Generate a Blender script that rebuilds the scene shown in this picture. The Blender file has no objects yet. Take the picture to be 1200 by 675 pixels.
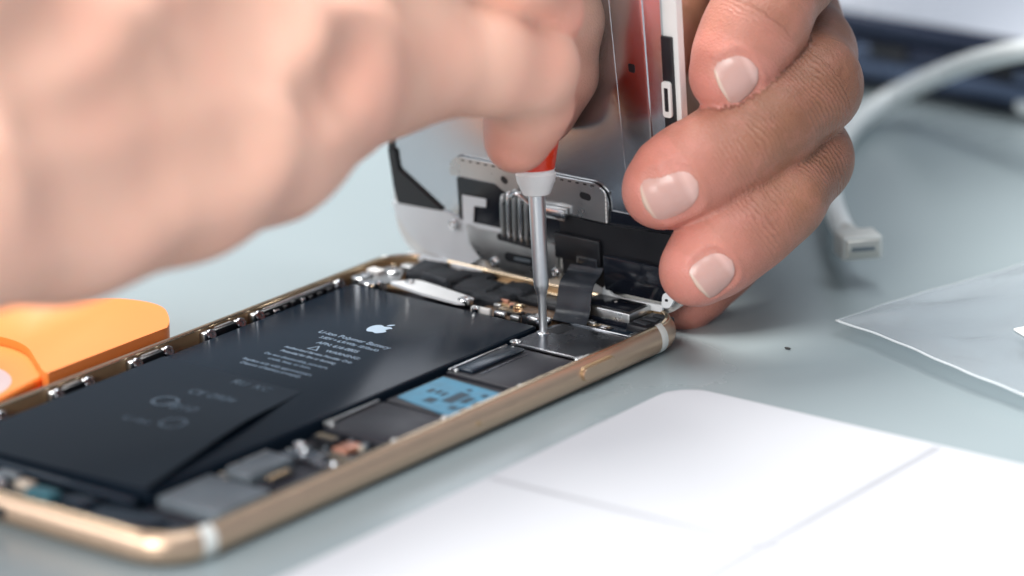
import bpy, bmesh, math, random
import numpy as np
from mathutils import Vector, Matrix
random.seed(7); rng = np.random.default_rng(7)
S = 0.001                                   # everything below is in millimetres
sc = bpy.context.scene
COL = sc.collection

# ------------------------------------------------------------------ camera
CAM = np.array([452.761, -422.356, 230.042])
R_ = np.array([0.796978, 0.603975, -0.006289])
U_ = np.array([-0.181012, 0.248762, 0.951500])
F_ = np.array([-0.576247, 0.757187, -0.307584])
FP = 4777.25                                # focal length in pixels of a 1200 px wide picture
cd = bpy.data.cameras.new("camera"); cam = bpy.data.objects.new("camera", cd); COL.objects.link(cam)
M = Matrix(((R_[0], U_[0], -F_[0]), (R_[1], U_[1], -F_[1]), (R_[2], U_[2], -F_[2]))).to_4x4()
M.translation = Vector(CAM * S)
cam.matrix_world = M
cd.sensor_width = 36; cd.lens = FP / 1200 * 36
cd.clip_start = 0.01; cd.clip_end = 20
cd.dof.use_dof = True; cd.dof.focus_distance = 0.709; cd.dof.aperture_fstop = 8.4; cd.dof.aperture_blades = 0
sc.camera = cam

def at(px, py, depth):
    return CAM + depth * (F_ + R_ * (px - 600) / FP - U_ * (py - 337.5) / FP)
def upz(px, py, z):
    d = F_ * FP + R_ * (px - 600) - U_ * (py - 337.5)
    return CAM + (z - CAM[2]) / d[2] * d
def upy(px, py, y):
    d = F_ * FP + R_ * (px - 600) - U_ * (py - 337.5)
    return CAM + (y - CAM[1]) / d[1] * d

# ------------------------------------------------------------------ materials
def new_mat(name):
    m = bpy.data.materials.new(name); m.use_nodes = True
    nt = m.node_tree; b = nt.nodes["Principled BSDF"]
    return m, nt, b
def mat(name, col, rough=0.5, metal=0.0, var=0.06, scale=60, bump=0.0, bscale=400, rvar=0.1, spec=0.5, coat=0, stretch=None, alpha=None, trans=None, ior=None):
    m, nt, b = new_mat(name)
    N = nt.nodes; L = nt.links
    tc = N.new("ShaderNodeTexCoord"); mp = N.new("ShaderNodeMapping")
    if stretch: mp.inputs["Scale"].default_value = stretch
    L.new(tc.outputs["Object"], mp.inputs["Vector"])
    n = N.new("ShaderNodeTexNoise"); n.inputs["Scale"].default_value = scale; n.inputs["Detail"].default_value = 6
    L.new(mp.outputs[0], n.inputs["Vector"])
    r = N.new("ShaderNodeMix"); r.data_type = 'RGBA'
    c = np.array(col)
    r.inputs[6].default_value = (*np.clip(c * (1 - var * 2), 0, 1), 1); r.inputs[7].default_value = (*np.clip(c * (1 + var * 2), 0, 1), 1)
    L.new(n.outputs["Fac"], r.inputs[0]); L.new(r.outputs[2], b.inputs["Base Color"])
    mr = N.new("ShaderNodeMapRange"); mr.inputs[3].default_value = max(0.02, rough - rvar); mr.inputs[4].default_value = min(1, rough + rvar)
    L.new(n.outputs["Fac"], mr.inputs[0]); L.new(mr.outputs[0], b.inputs["Roughness"])
    b.inputs["Metallic"].default_value = metal
    b.inputs["Specular IOR Level"].default_value = spec
    b.inputs["Coat Weight"].default_value = coat
    if bump:
        n2 = N.new("ShaderNodeTexNoise"); n2.inputs["Scale"].default_value = bscale; n2.inputs["Detail"].default_value = 4
        L.new(mp.outputs[0], n2.inputs["Vector"])
        bp = N.new("ShaderNodeBump"); bp.inputs["Strength"].default_value = 1; bp.inputs["Distance"].default_value = bump * S
        L.new(n2.outputs["Fac"], bp.inputs["Height"]); L.new(bp.outputs[0], b.inputs["Normal"])
    if alpha is not None: b.inputs["Alpha"].default_value = alpha
    if trans is not None: b.inputs["Transmission Weight"].default_value = trans
    if ior: b.inputs["IOR"].default_value = ior
    return m

MT = dict(
    gold=mat("gold_aluminium", (0.66, 0.47, 0.335), 0.33, 0.85, .03, 300, .01, 9000),
    goldin=mat("gold_inner", (0.50, 0.34, 0.19), 0.4, 0.35, .12, 200),
    goldedge=mat("polished_gold_edge", (0.80, 0.62, 0.42), 0.2, 1, .03, 200),
    white=mat("white_plastic", (0.8, 0.8, 0.78), 0.4, 0, .02, 100),
    band=mat("antenna_white", (0.78, 0.78, 0.74), 0.5, 0, .02, 100),
    battery=mat("battery_wrap", (0.007, 0.013, 0.022), 0.2, 0, .1, 40, .003, 1500, .03, spec=.09),
    film=mat("battery_film", (0.005, 0.011, 0.02), 0.3, 0, .1, 40, .006, 1500, .04, spec=.13),
    ink=mat("pale_ink", (0.23, 0.31, 0.40), 0.5, 0, .2, 2500, spec=.3),
    ink2=mat("dim_ink", (0.16, 0.23, 0.31), 0.5, 0, .3, 1500, spec=.3),
    ink3=mat("faint_ink", (0.075, 0.115, 0.16), 0.5, 0, .3, 1500, spec=.2),
    logo=mat("logo_ink", (0.42, 0.55, 0.68), 0.4, .0, .04, 200),
    black=mat("black_plastic", (0.009, 0.010, 0.013), 0.38, 0, .2, 200, .02, 3000),
    blackg=mat("gloss_black", (0.008, 0.010, 0.016), 0.16, 0, .2, 200),
    foam=mat("black_foam", (0.04, 0.045, 0.052), 0.7, 0, .25, 400, .12, 1800, spec=.2),
    board=mat("board_shield", (0.014, 0.015, 0.022), 0.45, 0, .2, 300, .02, 3000),
    navy=mat("navy_shield", (0.012, 0.024, 0.04), 0.25, .2, .15, 120),
    steel=mat("brushed_steel", (0.50, 0.51, 0.51), 0.3, 1, .05, 300, .008, 4000),
    steelb=mat("bright_steel", (0.74, 0.75, 0.76), 0.2, 1, .05, 300),
    darksteel=mat("dark_steel", (0.20, 0.215, 0.24), 0.26, 1, .15, 200, .01, 3000),
    plate=mat("shield_plate", (0.50, 0.52, 0.55), 0.19, 1, .03, 25, .002, 1200, .03),
    paleplate=mat("pale_plate", (0.84, 0.88, 0.90), 0.36, .0, .05, 60),
    cream=mat("cream_plate", (0.60, 0.53, 0.44), 0.4, .2, .06, 90),
    brown=mat("brown_flex", (0.20, 0.13, 0.085), 0.4, .3, .2, 300),
    copper=mat("copper_pad", (0.66, 0.32, 0.22), 0.35, .7, .1, 300),
    blue=mat("blue_sticker", (0.06, 0.25, 0.39), 0.42, 0, .2, 350, .01, 1500),
    bluedark=mat("sticker_print", (0.008, 0.035, 0.06), 0.5, 0, .2, 700),
    grey=mat("grey_part", (0.15, 0.18, 0.205), 0.4, .25, .15, 120),
    teal=mat("teal_component", (0.06, 0.2, 0.25), 0.35, .2, .3, 500),
    flex=mat("flex_ribbon", (0.02, 0.025, 0.034), 0.42, .1, .2, 500, .03, 1500, stretch=(1, .2, .2)),
    red=mat("red_handle", (0.78, 0.045, 0.012), 0.28, 0, .04, 60),
    collar=mat("white_collar", (0.88, 0.88, 0.87), 0.38, 0, .04, 200, .02, 1500),
    shaft=mat("steel_shaft", (0.62, 0.64, 0.66), 0.38, 1, .06, 400, .006, 4000, stretch=(1, 1, .1)),
    orange=mat("orange_plastic", (0.93, 0.28, 0.055), 0.4, 0, .04, 30, .02, 1500),
    added_grip=mat("added_red_grip", (0.72, 0.05, 0.02), 0.4, 0, .05, 30),
    cup=mat("pale_suction_cup", (0.62, 0.52, 0.53), 0.4, 0, .04, 30),
    cable=mat("cable_white", (0.82, 0.86, 0.86), 0.42, 0, .03, 60),
    plug=mat("plug_white", (0.58, 0.60, 0.58), 0.35, 0, .05, 100),
    plugm=mat("plug_metal", (0.55, 0.54, 0.5), 0.3, .9, .05, 100),
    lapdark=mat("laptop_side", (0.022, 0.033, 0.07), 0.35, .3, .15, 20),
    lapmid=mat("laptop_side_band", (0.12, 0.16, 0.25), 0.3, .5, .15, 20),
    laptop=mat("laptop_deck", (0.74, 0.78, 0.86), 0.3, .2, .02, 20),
    speck=mat("dark_speck", (0.02, 0.02, 0.02), 0.6),
)

# ------------------------------------------------------------------ object helpers
def thing(name, label, cat, loc=(0, 0, 0), group=None):
    o = bpy.data.objects.new(name, None); COL.objects.link(o)
    o.location = Vector(loc) * S; o.empty_display_size = .01
    o["label"] = label; o["category"] = cat
    if group: o["group"] = group
    return o
def root_loc(p):
    v = Vector((0, 0, 0))
    while p is not None:
        v += p.location; p = p.parent
    return v
def obj(name, bm, m, parent=None, smooth=None, mesh=None):
    if mesh is None:
        bmesh.ops.recalc_face_normals(bm, faces=bm.faces)
        mesh = bpy.data.meshes.new(name); bm.to_mesh(mesh); bm.free()
    o = bpy.data.objects.new(name, mesh); COL.objects.link(o)
    off = root_loc(parent)
    mesh.transform(Matrix.Translation(-off) @ Matrix.Scale(S, 4)) if parent else mesh.transform(Matrix.Scale(S, 4))
    if m is not None: mesh.materials.append(m)
    if smooth is not None:
        mesh.polygons.foreach_set("use_smooth", [True] * len(mesh.polygons))
        if smooth < 179:
            try: mesh.set_sharp_from_angle(angle=math.radians(smooth))
            except Exception: pass
    if parent: o.parent = parent
    return o
def tag(o, label, cat, group=None):
    o["label"] = label; o["category"] = cat
    if group: o["group"] = group
    return o
def bevel(bm, w, seg=2):
    if w > 0:
        bmesh.ops.bevel(bm, geom=bm.edges[:] , offset=w, segments=seg, affect='EDGES', profile=.5, clamp_overlap=True)
def add_box(bm, x0, x1, y0, y1, z0, z1):
    vs = [bm.verts.new(p) for p in ((x0,y0,z0),(x1,y0,z0),(x1,y1,z0),(x0,y1,z0),(x0,y0,z1),(x1,y0,z1),(x1,y1,z1),(x0,y1,z1))]
    for f in ((0,3,2,1),(4,5,6,7),(0,1,5,4),(1,2,6,5),(2,3,7,6),(3,0,4,7)): bm.faces.new([vs[i] for i in f])
def box(name, x0, x1, y0, y1, z0, z1, m, parent, bev=.15, rot=0):
    bm = bmesh.new(); add_box(bm, x0, x1, y0, y1, z0, z1); bevel(bm, bev)
    if rot:
        c = Vector(((x0+x1)/2, (y0+y1)/2, (z0+z1)/2))
        bmesh.ops.rotate(bm, cent=c, matrix=Matrix.Rotation(math.radians(rot), 3, 'Z'), verts=bm.verts)
    return obj(name, bm, m, parent, 40)
def prism(bm, pts, vec):
    a = [bm.verts.new(p) for p in pts]; b = [bm.verts.new(Vector(p) + Vector(vec)) for p in pts]
    bm.faces.new(a); bm.faces.new(b[::-1]); n = len(a)
    for i in range(n): bm.faces.new((a[i], b[i], b[(i+1) % n], a[(i+1) % n]))
def fillet(pts, r, n=5):
    """round the corners of a 2D/3D polygon"""
    out = []; k = len(pts); P = [np.array(p, float) for p in pts]
    rr = r if hasattr(r, "__len__") else [r] * k
    for i in range(k):
        a, b, c = P[i-1], P[i], P[(i+1) % k]
        u = a - b; v = c - b; lu, lv = np.linalg.norm(u), np.linalg.norm(v)
        d = min(rr[i], lu * .49, lv * .49)
        if d <= 0: out.append(b); continue
        p0 = b + u / lu * d; p2 = b + v / lv * d
        for t in np.linspace(0, 1, n): out.append((1-t)**2 * p0 + 2*t*(1-t) * b + t*t * p2)
    return out
def plate(name, pts, vec, m, parent, r=.3, bev=.0):
    """flat polygon with thickness"""
    bm = bmesh.new(); prism(bm, [tuple(p) for p in fillet(pts, r)], vec)
    if bev: bevel(bm, bev, 1)
    return obj(name, bm, m, parent, 35)
def frame_of(d):
    d = Vector(d).normalized(); a = Vector((0, 0, 1)) if abs(d.z) < .9 else Vector((1, 0, 0))
    u = d.cross(a).normalized(); return u, u.cross(d).normalized()
def lathe(bm, prof, p, axis, seg=32):
    """prof = [(t along the axis, radius)]"""
    p = Vector(p); ax = Vector(axis).normalized(); u, v = frame_of(ax); rings = []
    for t, r in prof:
        if r < 1e-5: rings.append([bm.verts.new(p + ax * t)])
        else: rings.append([bm.verts.new(p + ax * t + (u * math.cos(a) + v * math.sin(a)) * r) for a in [2*math.pi*i/seg for i in range(seg)]])
    for A, B in zip(rings, rings[1:]):
        for i in range(seg):
            j = (i + 1) % seg
            if len(A) == 1 and len(B) == 1: continue
            if len(A) == 1: bm.faces.new((A[0], B[j], B[i]))
            elif len(B) == 1: bm.faces.new((A[i], A[j], B[0]))
            else: bm.faces.new((A[i], A[j], B[j], B[i]))
    for Rg in (rings[0], rings[-1]):
        if len(Rg) > 2: bm.faces.new(Rg)
def spline(pts, n=8):
    P = [np.array(p, float) for p in pts]; P = [2*P[0]-P[1]] + P + [2*P[-1]-P[-2]]; out = []
    for i in range(1, len(P) - 2):
        for k in range(n):
            t = k / n; a, b, c, d = P[i-1:i+3]
            out.append(.5*((2*b) + (-a+c)*t + (2*a-5*b+4*c-d)*t*t + (-a+3*b-3*c+d)*t**3))
    out.append(P[-2]); return out
def tube(bm, pts, r, seg=16, sub=8):
    P = spline(pts, sub) if sub else [np.array(p, float) for p in pts]
    rings = []; u = None
    for i, p in enumerate(P):
        d = Vector(P[min(i+1, len(P)-1)] - P[max(i-1, 0)]).normalized()
        if u is None: u, v = frame_of(d)
        u = (u - d * u.dot(d)).normalized(); v = d.cross(u)
        rad = r(i/(len(P)-1)) if callable(r) else r
        rings.append([bm.verts.new(Vector(p) + (u*math.cos(a)+v*math.sin(a))*rad) for a in [2*math.pi*k/seg for k in range(seg)]])
    for A, B in zip(rings, rings[1:]):
        for i in range(seg): bm.faces.new((A[i], A[(i+1)%seg], B[(i+1)%seg], B[i]))
    bm.faces.new(rings[0]); bm.faces.new(rings[-1])
def ribbon(bm, pts, half, th, sub=8):
    """strip swept through pts; half = half width vector"""
    P = spline(pts, sub); h = Vector(half); rows = []
    for i, p in enumerate(P):
        d = Vector(P[min(i+1, len(P)-1)] - P[max(i-1, 0)]).normalized(); n = d.cross(h).normalized() * th / 2
        c = Vector(p); rows.append([bm.verts.new(q) for q in (c-h-n, c+h-n, c+h+n, c-h+n)])
    for A, B in zip(rows, rows[1:]):
        for i in range(4): bm.faces.new((A[i], A[(i+1)%4], B[(i+1)%4], B[i]))
    bm.faces.new(rows[0]); bm.faces.new(rows[-1])
def screw(x, y, z, r, parent, m=None, axis=(0, 0, 1), name="screw"):
    bm = bmesh.new(); ax = Vector(axis)
    lathe(bm, [(-.6, r*.9), (0, r), (.25, r), (.42, r*.8), (.42, r*.42), (.18, r*.3), (.18, 0)], (x, y, z), ax, 20)
    return obj(name, bm, m or MT["steelb"], parent, 35)

# ------------------------------------------------------------------ tabletop
def noise_mat_table():
    m, nt, b = new_mat("grey_green_table"); N = nt.nodes; L = nt.links
    tc = N.new("ShaderNodeTexCoord")
    n = N.new("ShaderNodeTexNoise"); n.inputs["Scale"].default_value = 9; n.inputs["Detail"].default_value = 8
    L.new(tc.outputs["Object"], n.inputs["Vector"])
    n2 = N.new("ShaderNodeTexNoise"); n2.inputs["Scale"].default_value = 900; n2.inputs["Detail"].default_value = 3
    L.new(tc.outputs["Object"], n2.inputs["Vector"])
    r = N.new("ShaderNodeMix"); r.data_type = 'RGBA'
    r.inputs[6].default_value = (0.28, 0.335, 0.35, 1); r.inputs[7].default_value = (0.33, 0.385, 0.40, 1)
    L.new(n.outputs["Fac"], r.inputs[0])
    v = N.new("ShaderNodeTexVoronoi"); v.inputs["Scale"].default_value = 45; L.new(tc.outputs["Object"], v.inputs["Vector"])
    lt = N.new("ShaderNodeMath"); lt.operation = 'LESS_THAN'; lt.inputs[1].default_value = .035; L.new(v.outputs["Distance"], lt.inputs[0])
    mu = N.new("ShaderNodeMath"); mu.operation = 'MULTIPLY'; mu.inputs[1].default_value = .0; L.new(lt.outputs[0], mu.inputs[0])
    r2 = N.new("ShaderNodeMix"); r2.data_type = 'RGBA'; r2.inputs[7].default_value = (0.12, 0.16, 0.17, 1)
    L.new(mu.outputs[0], r2.inputs[0]); L.new(r.outputs[2], r2.inputs[6]); L.new(r2.outputs[2], b.inputs["Base Color"])
    mr = N.new("ShaderNodeMapRange"); mr.inputs[3].default_value = .2; mr.inputs[4].default_value = .34
    L.new(n.outputs["Fac"], mr.inputs[0]); L.new(mr.outputs[0], b.inputs["Roughness"])
    bp = N.new("ShaderNodeBump"); bp.inputs["Distance"].default_value = .006*S; L.new(n2.outputs["Fac"], bp.inputs["Height"]); L.new(bp.outputs[0], b.inputs["Normal"])
    return m
bm = bmesh.new(); add_box(bm, -1500, 1400, -1200, 2400, -30, 0)
tb = obj("tabletop", bm, noise_mat_table()); tb["kind"] = "structure"

# ------------------------------------------------------------------ phone chassis
W, L_ = 67.1, 138.3
phone = thing("smartphone", "opened gold-rimmed smartphone body lying on the table with its dark battery and boards exposed", "smartphone", (W/2, L_/2, 0))
CR = 9.8
def outline(ins, n=14, x0=0, x1=W, y0=0, y1=L_, r=CR):
    out = []; rr = max(r - ins, .4)
    for cx, cy, a0 in ((x1-r, y0+r, -90), (x1-r, y1-r, 0), (x0+r, y1-r, 90), (x0+r, y0+r, 180)):
        for k in range(n + 1):
            a = math.radians(a0 + 90*k/n); out.append((cx + rr*math.cos(a), cy + rr*math.sin(a)))
    return out
PROF = [(3.4,.02),(2.2,.16),(1.25,.55),(.55,1.15),(.12,1.95),(0,2.8),(.08,3.6),(.36,4.4),(.85,5.1),(1.3,5.45)]
RIM = [(1.3,5.45),(1.42,5.62),(1.9,5.62),(2.02,5.45)]
INN = [(2.02,5.45),(2.06,4.6),(2.1,1.2),(2.1,.8)]
def loft(name, prof, m, closed=True, rng_=None, cap=False, off=0):
    bm = bmesh.new(); rings = []
    for ins, z in prof:
        o = outline(ins - off)
        if rng_: o = o[rng_[0]:rng_[1]]
        rings.append([bm.verts.new((x, y, z)) for x, y in o])
    n = len(rings[0])
    for A, B in zip(rings, rings[1:]):
        for i in range(n if closed else n - 1): bm.faces.new((A[i], A[(i+1)%n], B[(i+1)%n], B[i]))
    if cap: bm.faces.new(rings[0]); bm.faces.new(rings[-1])
    return bm
bm = bmesh.new()
rings = []
for ins, z in PROF + INN: rings.append([bm.verts.new((x, y, z)) for x, y in outline(ins)])
for A, B in zip(rings, rings[1:]):
    n = len(A)
    for i in range(n): bm.faces.new((A[i], A[(i+1)%n], B[(i+1)%n], B[i]))
bm.faces.new(rings[0]); bm.faces.new(rings[-1])
frame = obj("frame", bm, MT["gold"], phone, 50)
frame.data.materials.append(MT["goldin"])
nP = len(PROF); nr = len(outline(0))
for i, f in enumerate(frame.data.polygons):
    if i >= nr * (nP) : f.material_index = 1
obj("rim_edge", loft("rim", [(1.25, 5.40)] + [(a, z + .03) for a, z in RIM[:]] + [(2.05, 5.2)], None), MT["goldedge"], phone, 50)
# antenna bands: short arcs of the same profile, a hair proud
def band(cx, cy, a0, a1):
    bm = bmesh.new(); rings = []
    pf = PROF + RIM[1:] + [(2.06, 4.8)]
    for ins, z in pf:
        rr = CR - ins + .05
        rings.append([bm.verts.new((cx + rr*math.cos(math.radians(a0 + (a1-a0)*k/6)), cy + rr*math.sin(math.radians(a0 + (a1-a0)*k/6)), z + (.07 if ins > 1.3 and z > 3 else 0))) for k in range(7)])
    for A, B in zip(rings, rings[1:]):
        for i in range(6): bm.faces.new((A[i], A[i+1], B[i+1], B[i]))
    return obj("antenna_band", bm, MT["band"], phone, 60)
def band_straight(x_side, y0, y1):
    bm = bmesh.new(); rings = []
    for ins, z in PROF + RIM[1:] + [(2.06, 4.8)]:
        x = (W - ins + .05) if x_side > 0 else ins - .05
        rings.append([bm.verts.new((x, y, z + (.07 if ins > 1.3 and z > 3 else 0))) for y in (y0, (y0+y1)/2, y1)])
    for A, B in zip(rings, rings[1:]):
        for i in range(2): bm.faces.new((A[i], A[i+1], B[i+1], B[i]))
    return obj("antenna_band", bm, MT["band"], phone, 60)
band(W-CR, L_-CR, -6, 5); band(W-CR, CR, -14, 3); band(CR, L_-CR, 156, 165)
# side button and sim tray notch
def side_pill(name, y0, y1, zc, hh, out, m, depth=.6):
    pts = []
    for k in range(9): a = math.radians(-90 + 180*k/8); pts.append((0, y1 - hh + hh*math.cos(a), zc + hh*math.sin(a)))
    for k in range(9): a = math.radians(90 + 180*k/8); pts.append((0, y0 + hh + hh*math.cos(a), zc + hh*math.sin(a)))
    bm = bmesh.new(); prism(bm, [(W + out, p[1], p[2]) for p in pts], (-depth - out, 0, 0))
    return obj(name, bm, m, phone, 40)
side_pill("button_surround", 103.6, 113.4, 3.5, 1.25, .02, MT["goldin"])
side_pill("power_button", 103.9, 113.1, 3.5, 1.02, .38, MT["gold"])
side_pill("tray_notch", 74.6, 75.8, 3.2, .45, .03, MT["goldin"])
# charging port and sound holes on the near short side
bm = bmesh.new(); a = []
for k in range(20):
    t = 2*math.pi*k/20; a.append((29 + 3.4*max(-1, min(1, 1.5*math.cos(t))) , -.03, 2.8 + 1.1*math.sin(t)))
prism(bm, a, (0, .8, 0)); obj("charging_port", bm, MT["black"], phone, 40)
for k in range(5):
    bm = bmesh.new(); lathe(bm, [(-.04, .6), (.6, .6)], (12 + 2.1*k, 0, 2.8), (0, 1, 0), 14); obj("sound_hole", bm, MT["black"], phone)
# floor of the chassis
box("chassis_floor", 2.3, W-2.3, 10, L_-10, .85, 1.15, MT["board"], phone, 0)
box("board_bed", 47.8, 64.8, 12, 128, 1.15, 2.4, MT["board"], phone, .1)

# battery
BX0, BX1, BY0, BY1, BZ = 5.2, 47.0, 17.0, 118.0, 4.6
bm = bmesh.new(); add_box(bm, BX0, BX1, BY0, BY1, 1.2, BZ); bevel(bm, .45, 3)
battery = obj("battery", bm, MT["battery"], phone, 40)
# lifted wrap film over the near half, its right edge stands off the cell
def film_edge(y):
    return 36.2 + max(0, 65.5 - y) * .225
def film_height(x, y):
    e = film_edge(y); t = max(0, min(1, (x - 5.3) / (e - 5.3))); s = max(0, min(1, (67 - y) / 22)); s = s*s*(3-2*s)
    return BZ + .06 + 1.25 * s * t**2 * (1 - .35 * max(0, (40 - y) / 25))
bm = bmesh.new(); top = []
NX, NY = 24, 30
for j in range(NY + 1):
    y = 15.6 + (67 - 15.6) * j / NY
    row = []
    for i in range(NX + 1):
        x = 5.3 + (film_edge(y) - 5.3) * i / NX
        row.append(bm.verts.new((x, y, film_height(x, y))))
    top.append(row)
bot = [[bm.verts.new((v.co.x, v.co.y, max(BZ + .02, v.co.z - .22))) for v in row] for row in top]
for j in range(NY):
    for i in range(NX):
        bm.faces.new((top[j][i], top[j][i+1], top[j+1][i+1], top[j+1][i])); bm.faces.new((bot[j][i], bot[j+1][i], bot[j+1][i+1], bot[j][i+1]))
    for i in (0, NX): bm.faces.new((top[j][i], top[j+1][i], bot[j+1][i], bot[j][i]))
for i in range(NX):
    for j in (0, NY): bm.faces.new((top[j][i], top[j][i+1], bot[j][i+1], bot[j][i]))
obj("wrap_film", bm, MT["film"], battery, 40)
box("battery_lip", 5.4, 46.6, 13.4, 15.6, 3.2, 4.1, MT["navy"], battery, .3)
def text(body, x, y, size, z, m, parent, name="printed_text", spacing=1.0, w=1.0):
    cu = bpy.data.curves.new(name, 'FONT'); cu.body = body; cu.size = size; cu.align_x = 'CENTER'; cu.align_y = 'TOP'
    cu.space_line = spacing; cu.extrude = .01; cu.offset = .012
    tmp = bpy.data.objects.new("tmp", cu); COL.objects.link(tmp)
    bpy.context.view_layer.update()
    me = bpy.data.meshes.new_from_object(tmp.evaluated_get(bpy.context.evaluated_depsgraph_get()))
    bpy.data.objects.remove(tmp); me.name = name
    me.transform(Matrix.Translation((x, y, z)) @ Matrix.Diagonal((w, 1, 1, 1)))
    return obj(name, None, m, parent, mesh=me)
TZ = BZ + .018
text("Li-ion Polymer Battery", 26, 94.3, 1.95, TZ, MT["ink"], battery, w=.88)
text("3.82V = 6.91Whr 1810mAh", 26.6, 91.9, 1.6, TZ, MT["ink"], battery, w=.72)
text("APN: 616-0805", 26.2, 89.4, 1.7, TZ, MT["ink"], battery, w=.85)
text("WARNING:", 29.5, 86.6, 1.5, TZ, MT["ink"], battery)
text("Authorized Service Provider Only", 26, 84.2, 1.35, TZ, MT["ink"], battery, w=.8)
text("Potential for fire or burning.", 25.5, 82.2, 1.35, TZ, MT["ink"], battery, w=.8)
text("Do not disassemble, puncture,\ncrush, heat, or burn.", 25, 79.6, 1.35, TZ, MT["ink2"], battery, w=.85, spacing=1.3)
text("Replace only with approved part.\nDispose of battery promptly.", 24.5, 75.2, 1.35, TZ, MT["ink2"], battery, w=.85, spacing=1.3)
bm = bmesh.new()
tri = [(22.2, 84.9), (24.5, 84.9), (23.35, 87.2)]; tri2 = [(22.55, 85.1), (24.15, 85.1), (23.35, 86.7)]
va = [bm.verts.new((x, y, TZ + .01)) for x, y in tri]; vb = [bm.verts.new((x, y, TZ + .01)) for x, y in tri2]
for i in range(3): bm.faces.new((va[i], va[(i+1)%3], vb[(i+1)%3], vb[i]))
obj("warning_triangle", bm, MT["ink"], battery)
LOGO = [(0,.70),(.10,.75),(.22,.79),(.34,.76),(.43,.67),(.36,.60),(.32,.50),(.33,.38),(.40,.29),(.47,.25),(.44,.12),(.36,-.02),(.27,-.12),(.18,-.15),(.08,-.11),(0,-.09),(-.08,-.11),(-.18,-.15),(-.28,-.11),(-.38,.02),(-.45,.2),(-.47,.38),(-.44,.56),(-.35,.71),(-.22,.78),(-.10,.75)]
LEAF = [(0,.83),(.01,.95),(.08,1.06),(.22,1.13),(.21,1.0),(.13,.89)]
bm = bmesh.new()
for P in (LOGO, LEAF):
    P = spline(P + [P[0]], 3)[:-1]
    prism(bm, [(25.7 + p[0]*4.3, 98.9 + p[1]*4.3, BZ + .012) for p in P], (0, 0, .02))
obj("logo", bm, MT["logo"], battery)
def film_mark(bm, name):
    o = obj(name, bm, MT["ink3"], battery); off = root_loc(battery) / S
    for v in o.data.vertices:
        x, y = v.co.x / S + off.x, v.co.y / S + off.y
        v.co.z += (film_height(x, y) + .05 - off.z) * S - 0
    return o
def flat_text_bm(body, x, y, size, w=1.0):
    o = text(body, x, y, size, 0, MT["ink2"], None, w=w); bm = bmesh.new(); bm.from_mesh(o.data)
    bmesh.ops.scale(bm, vec=(1/S, 1/S, 1/S), verts=bm.verts); bpy.data.objects.remove(o); return bm
for body, x, y, size, w in (("RU  KC", 27.5, 65.6, 2.8, .9), ("CE 0984", 26, 57.5, 3.2, .9), ("Li-ion", 24, 41.0, 2.6, 1.0), ("1810", 25.5, 50.0, 3.4, 1.1)):
    film_mark(flat_text_bm(body, x, y, size, w), "printed_text")
bm = bmesh.new()
for k, cx in enumerate((21.3, 30.2)):
    ring = []
    for rr in (2.4, 1.9): ring.append([bm.verts.new((cx + rr*math.cos(a), 49.5 - 8*k + rr*math.sin(a), 0)) for a in [2*math.pi*i/28 for i in range(28)]])
    for i in range(28): bm.faces.new((ring[0][i], ring[0][(i+1)%28], ring[1][(i+1)%28], ring[1][i]))
film_mark(bm, "certification_mark")

# --- inner left wall with its clips
def clip(y0, y1, long=False):
    zt = 4.7
    base = obj("clip_bracket", clip_base(y0, y1, zt), MT["steel"], phone, 40)
    bm = bmesh.new(); add_box(bm, 2.0, 3.4, y1 - 1.7, y1 + .7, 1.4, zt + .2); bevel(bm, .35, 2); obj("bracket_foot", bm, MT["steel"], base, 40)
    bm = bmesh.new(); add_box(bm, 2.5, 3.7, y0 + 1.9, y1 - 1.9, 2.7, zt + .25); bevel(bm, .25, 2); obj("clip_bar", bm, MT["black"], base, 40)
    bm = bmesh.new(); add_box(bm, 2.55, 3.2, y0 + 2.6, y1 - 2.6, zt + .2, zt + .42); bevel(bm, .08, 1); obj("contact_strip", bm, MT["steelb"] if long else MT["steel"], base, 40)
    for y in (y0 + .8, y1 - .8): screw(3.6, y, 4.3, 1.0, base, MT["darksteel"], (1, -.2, .8))
    if long:
        for k in range(9):
            y = y0 + 2.6 + (y1 - y0 - 5) * k / 8 + random.uniform(-.4, .4)
            bm = bmesh.new(); add_box(bm, 3.5, 4.3, y - .5, y + random.uniform(.4, 1.3), 3.5 + random.uniform(-.3, .3), 4.6 + random.uniform(-.2, .3)); bevel(bm, .12, 1)
            obj("spring_contact", bm, MT[random.choice(("steelb", "darksteel", "black"))], base, 40)
def clip_base(y0, y1, zt):
    bm = bmesh.new()
    add_box(bm, 2.0, 3.4, y0 - .7, y0 + 1.7, 1.4, zt + .2)
    bevel(bm, .35, 2); return bm
for y0, y1 in ((22, 30), (42, 51), (61.5, 71), (80.5, 90)): clip(y0, y1)
clip(93.5, 117.5, True)

# --- logic side, near end to far end
box("speaker_module", 48.6, 61.5, 16.8, 29.5, 2.2, 4.3, MT["grey"], phone, .5)
box("vibration_motor", 48.9, 54.4, 32.6, 43.5, 2.2, 4.2, MT["grey"], phone, .5)
box("shield_lid", 56.0, 63.5, 31.5, 41.5, 2.2, 3.4, MT["board"], phone, .3)
box("shield_lid", 49.0, 61.0, 45.5, 51.0, 2.2, 3.2, MT["darksteel"], phone, .3)
box("copper_pad", 55.2, 58.2, 51.6, 56.0, 2.2, 3.5, MT["copper"], phone, .3)
for x, y, r in ((50.3, 49.5, 1.1), (52.8, 47.6, .8), (60.5, 45.5, .9)): screw(x, y, 3.4, r, phone)
box("shield_lid", 48.6, 63.4, 57.4, 73.0, 2.2, 3.9, MT["board"], phone, .35)
box("shield_lid", 48.2, 64.2, 74.2, 90.0, 2.2, 3.7, MT["board"], phone, .3)
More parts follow.
